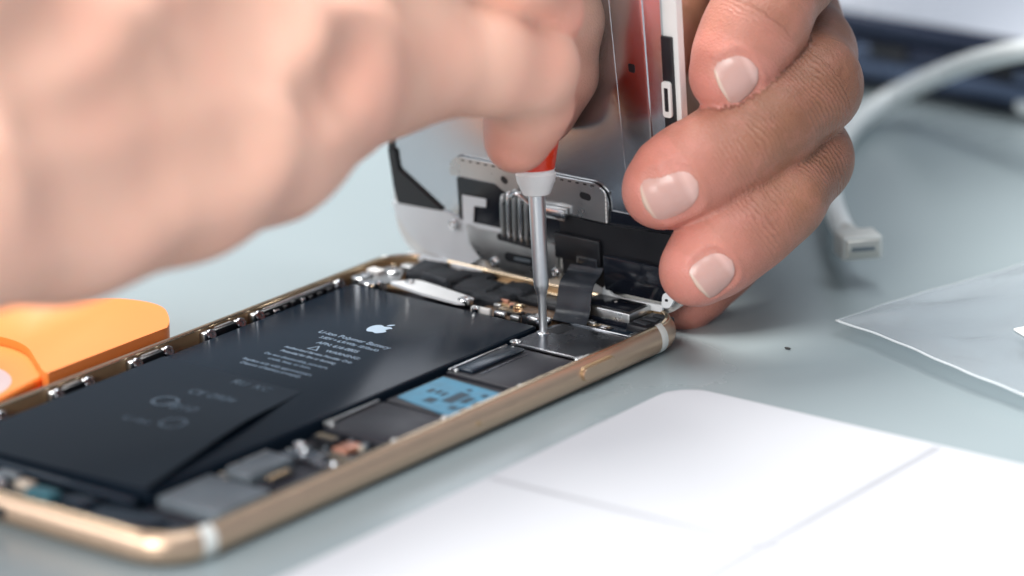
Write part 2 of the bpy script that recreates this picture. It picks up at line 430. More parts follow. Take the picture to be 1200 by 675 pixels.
stk = plate("blue_sticker", [(49.0, 76.3, 3.72), (63.4, 73.6, 3.72), (64.0, 87.6, 3.72), (49.0, 88.8, 3.72)], (0, 0, .1), MT["blue"], phone, .4)
random.seed(3)
for (x0, x1, y0, y1) in ((51.2,52.2,81.2,83.0),(52.8,53.6,81.4,83.2),(54.2,55.0,81.0,82.9),(56.2,58.4,79.0,84.4),(58.9,60.4,80.2,83.2),(53.6,55.6,77.2,79.4),(59.2,60.8,76.6,78.2),(61.4,62.4,80.2,82.0),(61.2,62.2,77.0,78.6),(56.4,57.4,85.4,86.4),(60.2,61.2,84.4,85.8)):
    box("printed_mark", x0, x1, y0, y1, 3.82, 3.85, MT["bluedark"], stk, 0)
lid = box("shield_lid", 47.9, 64.2, 90.8, 108.2, 2.2, 4.0, MT["board"], phone, .35)
box("ridge", 49.2, 52.6, 92.2, 107.0, 4.0, 4.65, MT["navy"], lid, .3)
box("edge_rail", 48.0, 48.45, 91.4, 107.6, 4.0, 4.35, MT["steelb"], lid, .08)
box("edge_rail", 53.6, 53.9, 93.0, 106.0, 4.0, 4.15, MT["darksteel"], lid, .05)
# connector cover plate under the screwdriver
cov = plate("connector_cover", [(48.2, 108.9, 3.9), (63.6, 108.6, 3.9), (64.2, 112.0, 3.9), (64.0, 122.6, 3.9), (49.8, 123.8, 3.9), (48.2, 120.5, 3.9)], (0, 0, .35), MT["darksteel"], phone, .7, .06)
box("folded_edge", 48.8, 62.8, 108.55, 108.95, 3.95, 4.5, MT["steelb"], cov, .08)
box("folded_edge", 50.4, 64.0, 123.2, 123.5, 4.1, 4.5, MT["steelb"], cov, .08)
plate("recess", [(48.8, 117.6, 4.26), (52.2, 117.2, 4.26), (52.4, 121.8, 4.26), (49.6, 122.4, 4.26)], (0, 0, .02), MT["black"], cov, .3)
screw(49.6, 116.4, 4.2, 1.25, cov); screw(48.9, 109.2, 4.3, 1.0, cov); screw(63.2, 109.0, 4.2, 1.35, cov); screw(63.9, 122.3, 4.2, 1.0, cov)
box("edge_clip", 63.4, 65.0, 107.2, 110.6, 3.9, 4.9, MT["white"], cov, .3)
box("coax_cable_clip", 63.0, 64.8, 122.5, 126.5, 3.4, 4.9, MT["steelb"], phone, .3)
box("copper_pad", 64.0, 65.0, 124.5, 127.4, 4.4, 5.0, MT["copper"], phone, .2)
# front camera sized block in the far right corner
cb = box("camera_block", 47.8, 59.2, 128.6, 135.6, 2.0, 6.3, MT["steel"], phone, .35)
box("block_window", 48.6, 58.4, 129.5, 134.8, 6.3, 6.42, MT["blackg"], cb, .04)
box("block_side", 48.2, 58.9, 128.42, 128.6, 2.6, 4.6, MT["blackg"], cb, .04)
box("lens_dot", 53.2, 53.6, 132.4, 132.8, 6.42, 6.46, MT["white"], cb, .0)
box("black_gasket", 59.4, 64.6, 127.0, 135.2, 2.0, 5.2, MT["black"], phone, .7)
for k in range(3): box("gasket_fold", 60.2 + .5*k, 63.4 + .3*k, 128.0 + 2.3*k, 129.5 + 2.3*k, 5.0, 5.5, MT["foam"], phone, .5, rot=random.uniform(-18, 18))
box("navy_strip", 49.5, 61.5, 125.2, 127.9, 2.2, 3.9, MT["navy"], phone, .3)
# --- far end: antenna flex, foam, brackets
box("goldledge", 8, 59, L_-3.6, L_-2.1, 3.2, 4.5, MT["goldedge"], phone, .2).name = "inner_ledge"
box("antenna_flex", 30.5, 47.5, 121.0, 131.0, 1.4, 3.4, MT["brown"], phone, .3)
box("antenna_flex", 31.0, 37.5, 125.0, 127.6, 3.4, 4.2, MT["goldin"], phone, .3)
box("black_bar", 34.0, 47.5, 129.2, 133.8, 2.6, 4.6, MT["black"], phone, .5)
box("black_bar", 38.0, 46.6, 124.2, 127.0, 3.2, 4.2, MT["brown"], phone, .4)
br = plate("silver_bracket", [(11.0, 121.2, 4.6), (14.6, 125.4, 4.6), (20, 124.6, 4.6), (29.2, 122.9, 4.6), (30.6, 120.9, 4.6), (29.2, 119.0, 4.6), (20, 119.6, 4.6)], (0, 0, .5), MT["paleplate"], phone, 1.0, .1)
screw(29.0, 120.9, 5.1, 1.5, br); screw(14.6, 123.0, 5.1, .9, br)
for x0, x1, y0, y1, z1, r in ((8.5, 14.5, 128.5, 135.6, 5.4, 8), (14, 22, 126.0, 133.5, 5.8, -10), (21, 29, 126.5, 133.0, 5.2, 6), (26, 33.5, 125.2, 130.5, 4.8, -6), (17, 25, 131.0, 136.0, 5.2, 4), (29, 35, 130.0, 135.0, 5.4, 0)):
    bm = bmesh.new(); add_box(bm, x0, x1, y0, y1, 1.6, z1); bevel(bm, 1.0, 3)
    bmesh.ops.subdivide_edges(bm, edges=bm.edges[:], cuts=1, use_grid_fill=True)
    for v in bm.verts: v.co += Vector(rng.normal(0, .13, 3))
    bmesh.ops.rotate(bm, cent=((x0+x1)/2, (y0+y1)/2, 3), matrix=Matrix.Rotation(math.radians(r), 3, 'Z') @ Matrix.Rotation(math.radians(r*.5), 3, 'X'), verts=bm.verts)
    obj("foam_block", bm, MT["foam"], phone, 60)
for x, y, r in ((4.8, 122.5, 1.2), (7.4, 127.2, 1.4), (9.6, 120.2, .8), (32.8, 118.9, .8), (46.6, 121.0, 1.1), (44.4, 122.2, .8)): screw(x, y, 4.7, r, phone)
plate("corner_bracket", [(4.0, 120.6, 4.2), (10.2, 121.6, 4.2), (11.0, 124.6, 4.2), (7.8, 129.8, 4.2), (4.4, 130.6, 4.2), (3.6, 126, 4.2)], (0, 0, .35), MT["steel"], phone, .8, .08)
for x, y, a, b, m in ((3.4, 119.5, 2.6, 3.0, "steelb"), (6.0, 118.6, 2.6, 2.4, "steelb"), (3.2, 124.4, 3.0, 2.2, "white"), (5.8, 131.0, 3.2, 2.4, "steel"), (31.5, 119.0, 4.0, 1.1, "white"), (36.4, 119.2, 2.4, 1.0, "steelb"), (39.8, 119.4, 2.0, 1.0, "steel"), (43.2, 119.8, 2.6, 1.8, "steelb"), (45.6, 119.0, 1.6, 1.3, "darksteel"), (41.4, 121.6, 2.4, 1.2, "black")):
    box("small_clip", x, x + a, y, y + b, 3.2, 4.9 + random.uniform(-.1, .4), MT[m], phone, .3, rot=random.uniform(-10, 10))
random.seed(21)
for k in range(26):
    x = random.uniform(31, 60); y = random.uniform(118.8, 127.5) if x < 46 else random.uniform(124.2, 128.2)
    if k > 17: x, y = random.uniform(3, 12), random.uniform(117, 132)
    a, b = random.uniform(.5, 2.0), random.uniform(.4, 1.1)
    box("metal_clip", x, x+a, y, y+b, 3.2, 4.3 + random.uniform(0, .7), MT[random.choice(("steelb", "steel", "white", "black", "goldedge", "copper"))], phone, .12, rot=random.uniform(-25, 25))
# --- near end: dock parts along the short side
box("dock_board", 4, 60, 3.0, 12.8, 1.2, 3.0, MT["navy"], phone, .3)
for x, y, a, b, m, z in ((5, 5, 6, 4, "grey", 4.6), (13.5, 9.5, 4.2, 3, "teal", 4.5), (12.5, 3.8, 5.5, 3.2, "white", 4.9), (20.2, 5.2, 4, 3.8, "steelb", 4.8), (26.0, 8.2, 3.2, 2.6, "cream", 4.4), (30.0, 6.4, 5.2, 3.6, "teal", 4.4), (20.0, 10.4, 4.6, 2, "grey", 4.2), (37, 7.2, 5, 4, "navy", 4.2), (44, 4, 12, 8, "navy", 4.0)):
    box("dock_component", x, x + a, y, y + b, 2.6, z, MT[m], phone, .5)
screw(25.5, 5.4, 4.6, 1.5, phone); screw(11.2, 10.8, 4.6, 1.2, phone)
def pin_connector(x, y, n, along=True):
    w_, h_ = (n*.62 + .8, 2.0) if along else (2.0, n*.62 + .8)
    c = box("board_connector", x, x + w_, y, y + h_, 3.0, 4.1, MT["black"], phone, .15)
    bm = bmesh.new(); add_box(bm, x + .3, x + w_ - .3, y + h_*.45, y + h_*.55, 4.05, 4.16) if along else add_box(bm, x + w_*.45, x + w_*.55, y + .3, y + h_ - .3, 4.05, 4.16)
    for k in range(n):
        if along: add_box(bm, x + .5 + k*.62, x + .82 + k*.62, y + .25, y + h_ - .25, 4.1, 4.22)
        else: add_box(bm, x + .25, x + w_ - .25, y + .5 + k*.62, y + .82 + k*.62, 4.1, 4.22)
    obj("pin_row", bm, MT["goldedge"], c)
pin_connector(51.0, 124.6, 9); pin_connector(57.8, 46.6, 6); pin_connector(56.4, 33.0, 8, False); pin_connector(34.4, 122.4, 7); pin_connector(50.2, 52.8, 6)
for a_ in ((48.1, 48.5, 58.2, 72.4), (48.9, 49.2, 33.2, 43.0)): box("edge_rail", a_[0], a_[1], a_[2], a_[3], 3.8, 4.3, MT["steel"], phone, .06)
for x, y in ((49.6, 58.6), (62.6, 58.6), (62.4, 72.0), (49.4, 91.9), (63.0, 91.9)): screw(x, y, 4.0, .55, phone, MT["steel"])
# tiny board parts scattered between the larger ones
random.seed(11)
for k in range(26):
    x = random.uniform(48.6, 63); y = random.choice((random.uniform(30, 32), random.uniform(43.8, 57), random.uniform(43.8, 57), random.uniform(123.8, 128)))
    a, b = random.uniform(.5, 1.4), random.uniform(.4, 1.0)
    box("chip", x, x+a, y, y+b, 2.2, 3.2 + random.uniform(0, .5), MT[random.choice(("black", "grey", "steel", "darksteel", "cream"))], phone, .08)

# ------------------------------------------------------------------ screen assembly, lifted upright
DY = 136.6                                               # front plane of its inner side
scr = thing("screen_assembly", "lifted phone screen standing upright at the far end, its metal back plate showing", "phone screen", (32, DY + 1, 4.4))
LEAN = math.radians(5.5); scr.rotation_euler = (LEAN, 0, 0)      # held leaning a little over the phone
PIV = np.array([32, DY + 1, 4.4]); _c, _s = math.cos(LEAN), math.sin(LEAN)
RL = np.array([[1, 0, 0], [0, _c, -_s], [0, _s, _c]])
def unlean(p): return RL.T @ (np.array(p) - PIV) + PIV
def q(px, py, y=DY):
    o = unlean(CAM); d = RL.T @ (F_ * FP + R_ * (px - 600) - U_ * (py - 337.5)); p = o + d * (y - o[1]) / d[1]
    return (p[0], y, p[2])
ZT, ZB, XL, XR = 139, 3.6, 0.2, 66.2
bm = bmesh.new()
o2 = []
for cx, cz, a0 in ((XR-8.6, ZB+8.6, -90), (XR-8.6, ZT-8.6, 0), (XL+8.6, ZT-8.6, 90), (XL+8.6, ZB+8.6, 180)):
    for k in range(13):
        a = math.radians(a0 + 7.5*k); o2.append((cx + 8.6*math.cos(a), cz + 8.6*math.sin(a)))
prism(bm, [(x, DY + 1.2, z) for x, z in o2], (0, 1.7, 0)); bevel(bm, .25, 2)
obj("bezel", bm, MT["white"], scr, 40)
bm = bmesh.new(); prism(bm, [((x-33)*.985+33, DY + 2.95, (z-71)*.99+71) for x, z in o2], (0, .5, 0)); obj("glass", bm, MT["blackg"], scr, 40)
# metal back plate
sx0, sx1 = 1.8, 63.2
plate("back_plate", [(sx0, DY+1.15, 14), (10.5, DY+1.15, 15.0), (12.5, DY+1.15, 11), (46, DY+1.15, 11), (46, DY+1.15, 14.5), (sx1, DY+1.15, 14.5), (sx1, DY+1.15, 132), (sx0, DY+1.15, 132)], (0, -.55, 0), MT["plate"], scr, 2.0, .05)
# seams and ridge on the plate
bm = bmesh.new(); a, b_ = q(752, 0, DY+.6), q(764, 160, DY+.6)
def strip(name, P0, P1, w, th, m):
    bm = bmesh.new(); v = Vector(P1) - Vector(P0); n = v.cross(Vector((0, 1, 0))).normalized() * w / 2
    prism(bm, [Vector(P0)-n, Vector(P0)+n, Vector(P1)+n, Vector(P1)-n], (0, -th, 0)); return obj(name, bm, m, scr, 30)
top = lambda P0, P1, z: tuple(np.array(P0) + (np.array(P1) - np.array(P0)) * (z - P0[2]) / (P1[2] - P0[2]))
P0, P1 = q(764, 170, DY+.6), q(751, 0, DY+.6); strip("seam", P0, top(P0, P1, 131), .38, .22, MT["steelb"])
P0, P1 = q(734, 212, DY+.6), q(719, 60, DY+.6); strip("seam", P0, top(P0, P1, 131), .13, .08, MT["steelb"])
plate("plate_hole", [q(736, 74, DY+.6), q(744, 76, DY+.6), q(744, 86, DY+.6), q(737, 84, DY+.6)], (0, -.05, 0), MT["black"], scr, .35)
# right margin: black tape and white clip
xr0, xr1 = 63.0, 64.9
box("side_tape", xr0, xr1+.3, DY+.55, DY+1.25, 14, 56.5, MT["black"], scr, .1)
box("side_tape", xr0+.5, xr1, DY+.55, DY+1.25, 66, 130, MT["navy"], scr, .1)
cl = plate("side_clip", [(63.1, DY+.5, 42.0), (64.9, DY+.5, 42.0), (64.9, DY+.5, 48.5), (63.1, DY+.5, 48.5)], (0, -.5, 0), MT["white"], scr, .5, .05)
plate("slot", [(63.6, DY-.02, 43.1), (64.4, DY-.02, 43.1), (64.4, DY-.02, 47.4), (63.6, DY-.02, 47.4)], (0, -.04, 0), MT["black"], cl, .2)
# black adhesive wedge at the left
plate("black_tape", [q(454, 172), q(463, 176), q(466, 198), q(492, 222), q(519, 247), q(466, 239), q(461, 218)], (0, .5, 0), MT["black"], scr, .6)
o_ = plate("black_tape", [(.4, DY+.9, 24), (1.9, DY+.9, 24), (1.9, DY+.9, 130), (.4, DY+.9, 130)], (0, -.5, 0), MT["black"], scr, .4)
# pale lower plates
plate("lower_plate", [q(459, 236), q(520, 248), q(548, 262), q(566, 300), q(548, 312), q(520, 303), q(492, 290), q(470, 262)], (0, .6, 0), MT["paleplate"], scr, [.3, .5, 1, 1, .6, 1, 3, 4], .1)
box("lower_lip", 3.6, 13.0, DY-1.0, DY+.6, 3.9, 5.8, MT["paleplate"], scr, .45)
box("lower_lip", 13.6, 21.0, DY-.7, DY+.6, 3.6, 5.6, MT["paleplate"], scr, .4)
plate("cream_plate", [q(566, 300, DY-.2), q(576, 298, DY-.2), q(640, 316, DY-.2), q(656, 318, DY-.2), q(656, 338, DY-.2), q(640, 336, DY-.2), q(572, 319, DY-.2)], (0, .7, 0), MT["cream"], scr, .8, .08)
# grey bracket
gb = plate("ear_speaker_bracket", [q(546, 262, DY-.5), q(560, 268, DY-.5), q(650, 286, DY-.5), q(652, 326, DY-.5), q(630, 328, DY-.5), q(590, 318, DY-.5), q(560, 300, DY-.5), q(550, 284, DY-.5)], (0, .8, 0), MT["steel"], scr, .6, .08)
def capsule_px(name, x0, y0, x1, y1, rpx, m, par, y, th=.06):
    a, b = np.array(q(x0, y0, y)), np.array(q(x1, y1, y)); r = rpx / 6.6; d = (b - a) / np.linalg.norm(b - a); n = np.array([-d[2], 0, d[0]]); P = []
    for k in range(9): t = -math.pi/2 + math.pi*k/8; P.append(tuple(b + r*(d*math.cos(t) + n*math.sin(t))))
    for k in range(9): t = math.pi/2 + math.pi*k/8; P.append(tuple(a + r*(d*math.cos(t) + n*math.sin(t))))
    bm = bmesh.new(); prism(bm, P, (0, -th, 0)); return obj(name, bm, m, par, 40)
capsule_px("speaker_slot", 596, 301, 630, 308, 6, MT["black"], gb, DY-.51)
capsule_px("slot_grille", 604, 303, 620, 306, 2.2, MT["grey"], gb, DY-.58)
for px, py in ((651, 320), (531, 263), (579, 308)): p = q(px, py, DY-.7); screw(p[0], p[1], p[2], .95, scr, MT["steelb"], (0, -1, 0))
# black cable field
plate("black_cover", [q(535, 207, DY+.3), q(580, 216, DY+.3), q(600, 226, DY+.3), q(640, 232, DY+.3), q(790, 262, DY+.3), q(790, 300, DY+.3), q(640, 290, DY+.3), q(590, 270, DY+.3), q(539, 262, DY+.3)], (0, .4, 0), MT["blackg"], scr, .4)
plate("black_cover", [q(655, 250, DY-.4), q(700, 262, DY-.4), q(790, 276, DY-.4), q(790, 345, DY-.4), q(720, 345, DY-.4), q(704, 336, DY-.4), q(694, 330, DY-.4), q(660, 322, DY-.4)], (0, .9, 0), MT["black"], scr, .6, .1)
box("black_step", q(712, 300)[0], q(782, 300)[0], DY-1.6, DY-.4, 7.5, 14.2, MT["blackg"], scr, .4)
box("black_step", q(655, 300)[0], q(708, 300)[0], DY-1.3, DY-.4, 11.6, 16.5, MT["black"], scr, .4)
plate("gold_outline", [q(676, 299, DY-1.35), q(700, 304, DY-1.35), q(700, 322, DY-1.35), q(676, 316, DY-1.35)], (0, -.1, 0), MT["darksteel"], scr, .2)
plate("outline_well", [q(678, 302, DY-1.46), q(698, 306.5, DY-1.46), q(698, 319, DY-1.46), q(678, 314, DY-1.46)], (0, -.05, 0), MT["blackg"], scr, .2)
# perforated steel bracket (upper)
sb = plate("perforated_bracket", [q(527, 205, DY-.1), q(527, 190, DY-.1), q(534, 183, DY-.1), q(700, 216, DY-.1), q(712, 232, DY-.1), q(713, 262, DY-.1), q(640, 246, DY-.1), q(604, 236, DY-.1), q(588, 222, DY-.1), q(580, 215, DY-.1), q(537, 206, DY-.1)], (0, .4, 0), MT["steel"], scr, [.3, 1, 1, 3.0, 2, .3, .3, 1, 1, .4, .3], .05)
capsule_px("bracket_hole", 590, 210, 592, 212, 4, MT["black"], sb, DY-.11)
capsule_px("bracket_hole", 683, 229, 689, 231, 4.5, MT["black"], sb, DY-.11)
for k in range(18):
    t = k / 17; x, y = 541 + 152*t, 187.5 + 30*t
    capsule_px("perforation", x, y, x + 2.5, y + .5, 1.0, MT["black"], sb, DY-.11, .04)
for k in range(7): capsule_px("perforation", 709.5 + .2*k, 228 + 5*k, 709.6 + .2*k, 230.5 + 5*k, 1.0, MT["white"], sb, DY-.11, .04)
# white corner sticker
plate("corner_sticker", [q(542, 228, DY), q(570, 233, DY), q(570, 243, DY), q(556, 241, DY), q(555, 262, DY), q(543, 260, DY)], (0, -.12, 0), MT["paleplate"], scr, .15)
plate("pale_strip", [q(543, 258, DY), q(590, 268, DY), q(588, 274, DY), q(543, 264, DY)], (0, -.2, 0), MT["paleplate"], scr, .2)
# ribbed spring contacts
sp = thing("tmp", "", "") if False else None
for k, (px, top_y, bot_y) in enumerate(((589, 231, 276), (596, 228, 279), (603, 226, 281), (610, 228, 283), (617, 232, 284), (624, 236, 285))):
    a = np.array(q(px, top_y, DY-1.1)); b = np.array(q(px + 1.5, bot_y, DY-1.1)); bm = bmesh.new()
    tube(bm, [a + (0, 1.0, -.6), a, (a+b)/2 + (0, -.15, 0), b, b + (0, .8, .2)], .47, 12, 6); obj("spring_contact", bm, MT["steelb" if k % 2 else "steel"], scr, 60)
bm = bmesh.new(); tube(bm, [np.array(q(597, 231, DY-1.9)), np.array(q(606, 227, DY-2.0)), np.array(q(620, 239, DY-1.9))], .42, 12, 6); obj("spring_contact", bm, MT["steelb"], scr, 60)
plate("contact_base", [q(585, 272, DY-.6), q(630, 284, DY-.6), q(629, 291, DY-.6), q(586, 279, DY-.6)], (0, -.8, 0), MT["black"], scr, .5)
box("contact_bar", q(634, 245)[0], q(667, 245)[0], DY-1.5, DY-.2, q(640, 252)[2]+.1, q(640, 239)[2]+.1, MT["steelb"], scr, .3)
box("contact_bar_slot", q(634, 245)[0]+.6, q(667, 245)[0]-.8, DY-1.56, DY-1.4, q(640, 252)[2]+.6, q(640, 239)[2]-.5, MT["darksteel"], scr, .05)
# white bracket along the lower right and its tab
wb = plate("corner_bracket", [q(707, 337, DY-1.3), q(711, 333, DY-1.3), q(716, 345, DY-1.3), q(730, 350, DY-1.3), q(776, 358, DY-1.3), q(776, 366, DY-1.3), q(726, 357, DY-1.3), q(704, 353, DY-1.3)], (0, .5, 0), MT["paleplate"], scr, .3, .08)
tbp = plate("bracket_tab", [q(776, 345, DY-2.0), q(786, 341, DY-2.0), q(790, 352, DY-2.0), q(784, 362, DY-2.0), q(775, 360, DY-2.0)], (0, .7, 0), MT["paleplate"], scr, .5, .1)
capsule_px("tab_hole", 780.5, 352, 781.5, 352, 1.6, MT["black"], tbp, DY-2.01)
# flex ribbon joining the screen to the board
bm = bmesh.new()
f0 = np.array(q(688, 312, DY-1.5)); f3_ = unlean(upz(667, 378, 4.5)); f2_ = unlean(upz(671, 366, 5.2)); f1_ = (f0 + f2_) / 2 + np.array([.2, -1.2, 1.2])
ribbon(bm, [f0, f0 + (0, -1.2, -1.0), f1_, f2_, f3_], (3.3, .5, 0), .22, 8)
obj("flex_cable", bm, MT["flex"], scr, 60)

# ------------------------------------------------------------------ screwdriver
TIP = np.array([49.6, 116.4, 4.05])
AX = Vector((-.105, .066, 1)); AX.normalize()
sd = thing("screwdriver", "small red screwdriver with white collar and thin steel shaft standing on the phone", "screwdriver", TIP)
bm = bmesh.new(); lathe(bm, [(0, .45), (.25, .72), (6.6, .74), (7.4, .95), (8.4, 1.26), (9.2, 1.34), (25.6, 1.5)], TIP, AX, 32); obj("shaft", bm, MT["shaft"], sd, 40)
bm = bmesh.new(); lathe(bm, [(24.6, 1.7), (24.8, 2.35), (25.6, 2.75), (26.6, 3.1), (27.0, 3.35), (28.4, 3.55), (28.5, 3.3), (29.0, 3.25), (29.2, 3.4)], TIP, AX, 40); obj("collar", bm, MT["collar"], sd, 40)
bm = bmesh.new(); seg = 48
prof = [(29.0, 3.0), (29.05, 3.3), (30.5, 3.6), (34, 4.3), (42, 4.6), (60, 4.8), (84, 4.4), (92, 3.7), (94, 3.5), (110, 3.5), (112, 2.6), (112.3, .0)]
lathe(bm, prof, TIP, AX, seg); obj("handle", bm, MT["red"], sd, 40)

# ------------------------------------------------------------------ loose things on the table
# orange tool with pale suction cup
def flatshape(pxs, z, r): return [(p[0], p[1]) for p in fillet([upz(x, y, z)[:2] for x, y in pxs], r, 7)]
ot = thing("suction_tool", "orange plastic opening tool holding a pale suction cup, lying left of the phone", "opening tool", (-30, 80, 0))
def rounded_slab(name, pts, z0, z1, m, parent, rb):
    bm = bmesh.new(); prism(bm, [(x, y, z0) for x, y in pts], (0, 0, z1 - z0))
    ed = [e for e in bm.edges if abs(e.verts[0].co.z - e.verts[1].co.z) < 1e-4]
    bmesh.ops.bevel(bm, geom=ed, offset=rb, segments=5, affect='EDGES', profile=.5, clamp_overlap=True)
    return obj(name, bm, m, parent, 50)
def behind_phone(P): return [(min(x, -1.2), y) for x, y in P]
rounded_slab("handle", behind_phone(flatshape([(-80, 350), (60, 351), (150, 352), (192, 360), (201, 380), (190, 400), (75, 440), (52, 440), (30, 404), (-80, 378)], 6, [1, 3, 5, 4, 5, 3, 1, 3, 5, 1])), 0.3, 6.4, MT["orange"], ot, 2.6)
rounded_slab("inner_rim", behind_phone(flatshape([(-80, 376), (0, 384), (30, 404), (52, 436), (60, 500), (-80, 520)], 4.5, 2.5)), 0.3, 4.9, MT["orange"], ot, 1.0)
bm = bmesh.new(); cpt = upz(-30, 438, 8); cpt[0] = min(cpt[0], -14.5)
lathe(bm, [(-4.2, 11.5), (-1.5, 11.9), (0, 11.5), (.6, 10.5), (.8, 0)], (cpt[0], cpt[1], 4.6), (0, 0, 1), 64); obj("suction_cup", bm, MT["cup"], ot, 40)

rounded_slab("grip", [tuple(p) for p in fillet([(-34, 2), (-10, -4), (-5, 20), (-5, 37), (-20, 42), (-38, 36)], 5, 7)], .3, 9, MT["added_grip"], ot, 2.0)  # out-of-view piece, added so the screen plate shows a red reflection

# white cable with its plug
cb_ = thing("charging_cable", "white cable curving in front of the laptop, ending in a small plug beside the hand", "cable", upz(1010, 300, 0))
cp = [(1001, 285, 8), (988, 268, 7.5), (976, 240, 6.5), (972, 210, 4.5), (980, 178, 3.4), (1003, 145, 3), (1040, 117, 5.5), (1090, 92, 12), (1150, 70, 19), (1215, 57, 25), (1320, 50, 28), (1480, 60, 26)]
P = [upz(*p) for p in cp]
bm = bmesh.new(); tube(bm, P, 2.15, 20, 8); obj("cord", bm, MT["cable"], cb_, 179)
a, b_ = upz(992, 274, 7.7), upz(1013, 293, 8.2)
bm = bmesh.new(); d = Vector(b_ - a).normalized()
tube(bm, [a - np.array(d)*2, a, (a+b_)/2], lambda t: 1.9 + .5*t, 20, 5); obj("strain_relief", bm, MT["plug"], cb_, 60)
ctr = Vector((a + b_) / 2) + d * 1.6; side = d.cross(Vector((0, 0, 1))).normalized(); up = side.cross(d)
def obox(name, c, d1, h1, d2, h2, d3, h3, m, par, bev):
    bm = bmesh.new(); add_box(bm, -h1, h1, -h2, h2, -h3, h3); bevel(bm, bev, 3)
    mm = Matrix((tuple(d1), tuple(d2), tuple(d3))).transposed().to_4x4(); mm.translation = c
    bm.transform(mm); return obj(name, bm, m, par, 40)
pl = obox("plug_body", ctr, d, 3.3, side, 3.9, up, 2.3, MT["plug"], cb_, .7)
obox("plug_face", ctr + d*3.2, d, .5, side, 3.1, up, 1.6, MT["plugm"], cb_, .25)
obox("plug_opening", ctr + d*3.7, d, .06, side, 2.2, up, .4, MT["grey"], cb_, .03)

# second plug end at the right edge
c2 = upz(1196, 124, 3.2)
w2 = thing("cable_end", "small round white plug tip by the laptop at the right edge of the picture", "plug", (c2[0], c2[1], 0))
bm = bmesh.new(); lathe(bm, [(0, 0), (.3, 1.2), (1.2, 2.1), (3, 2.4), (9, 2.4), (10, 1.4), (60, 1.4), (60.2, 0)], Vector(c2) - Vector(R_)*1.2, Vector((R_[0], R_[1], 0)), 24); obj("tip", bm, MT["cable"], w2, 50)

# plastic bag
def bag_material():
    m, nt, b = new_mat("clear_film"); N = nt.nodes; L = nt.links
    for n in list(N):
        if n.type == 'BSDF_PRINCIPLED': N.remove(n)
    out = [n for n in N if n.type == 'OUTPUT_MATERIAL'][0]
    tr = N.new("ShaderNodeBsdfTransparent"); tr.inputs[0].default_value = (.93, .95, .96, 1)
    gl = N.new("ShaderNodeBsdfGlossy"); gl.inputs["Roughness"].default_value = .18
    df = N.new("ShaderNodeBsdfDiffuse"); df.inputs[0].default_value = (.75, .8, .84, 1)
    m1 = N.new("ShaderNodeMixShader"); m2 = N.new("ShaderNodeMixShader"); lw = N.new("ShaderNodeLayerWeight"); lw.inputs[0].default_value = .5
    fr = N.new("ShaderNodeMath"); fr.operation = 'POWER'; fr.inputs[1].default_value = 4; L.new(lw.outputs["Facing"], fr.inputs[0])
    fm = N.new("ShaderNodeMath"); fm.operation = 'MULTIPLY_ADD'; fm.inputs[1].default_value = .7; fm.inputs[2].default_value = .04; L.new(fr.outputs[0], fm.inputs[0])
    L.new(fm.outputs[0], m1.inputs[0]); L.new(tr.outputs[0], m1.inputs[1]); L.new(gl.outputs[0], m1.inputs[2])
    m2.inputs[0].default_value = .16; L.new(m1.outputs[0], m2.inputs[1]); L.new(df.outputs[0], m2.inputs[2]); L.new(m2.outputs[0], out.inputs[0])
    return m
bag = thing("plastic_bag", "flat clear plastic bag with creases lying on the table near the right edge", "plastic bag", upz(1150, 400, 0))
A, B, Cc = upz(978, 373, 3.2), upz(1250, 298, 2), upz(1250, 489, 2)
D_ = B + Cc - A
random.seed(5)
def warp(p):
    x, y = p[0], p[1]; return (x + .5*math.sin(y*.13 + 1) + .12*math.sin(y*.55), y + .4*math.sin(x*.15) + .12*math.sin(x*.6 + 2))
def bag_sheet(name, zoff, amp, seed):
    bm = bmesh.new(); n = 60; rows = []
    ph = np.random.default_rng(seed).uniform(0, 6, 8)
    for i in range(n + 1):
        row = []
        for j in range(n + 1):
            s, t = i/n, j/n; p = A + (B-A)*s*1.15 + (Cc-A)*t*1.15
            w = math.sin(9*s + ph[0] + 3*t)*.35 + math.sin(23*t - 11*s + ph[1])*.18 + abs(math.sin(7*s - 9*t + ph[2]))*.45 + abs(math.sin(4*s + 15*t + ph[3]))*.25
            edge = min(1, 8*min(s, t) )
            z = 2.6 + zoff*edge + amp*w*edge + 1.0*math.sin(3.1*t*1.15 + .4)*(1-edge)*.6
            row.append(bm.verts.new((*warp(p), max(.25, z))))
        rows.append(row)
    for i in range(n):
        for j in range(n): bm.faces.new((rows[i][j], rows[i+1][j], rows[i+1][j+1], rows[i][j+1]))
    return obj(name, bm, BAG, bag, 179)
BAG = bag_material()
bag_sheet("upper_film", .8, 1.7, 2); bag_sheet("lower_film", -1.0, .6, 4)
bagw = mat("bag_weld", (.8, .84, .86), .3, 0, .03, 100, alpha=.75)
bm = bmesh.new(); tube(bm, [np.array((*warp(e), e[2])) for e in [A + (Cc-A)*1.15*t + np.array([0, 0, (2.6 + 1.0*math.sin(3.1*t*1.15+.4)*.6) - (A + (Cc-A)*1.15*t)[2]]) for t in np.linspace(0, 1, 40)]], .2, 8, 2); obj("welded_edge", bm, bagw, bag, 179)
bm = bmesh.new(); tube(bm, [np.array((*warp(e), e[2])) for e in [A + (B-A)*1.15*t + np.array([0, 0, 2.75 - (A + (B-A)*1.15*t)[2]]) for t in np.linspace(0, 1, 40)]], .13, 8, 2); obj("welded_edge", bm, bagw, bag, 179)
plate("white_label", [tuple(upz(1186, 386, 3.9)), tuple(upz(1230, 378, 3.9)), tuple(upz(1240, 402, 3.9)), tuple(upz(1204, 397, 3.9))], (0, 0, .15), MT["white"], bag, .8)

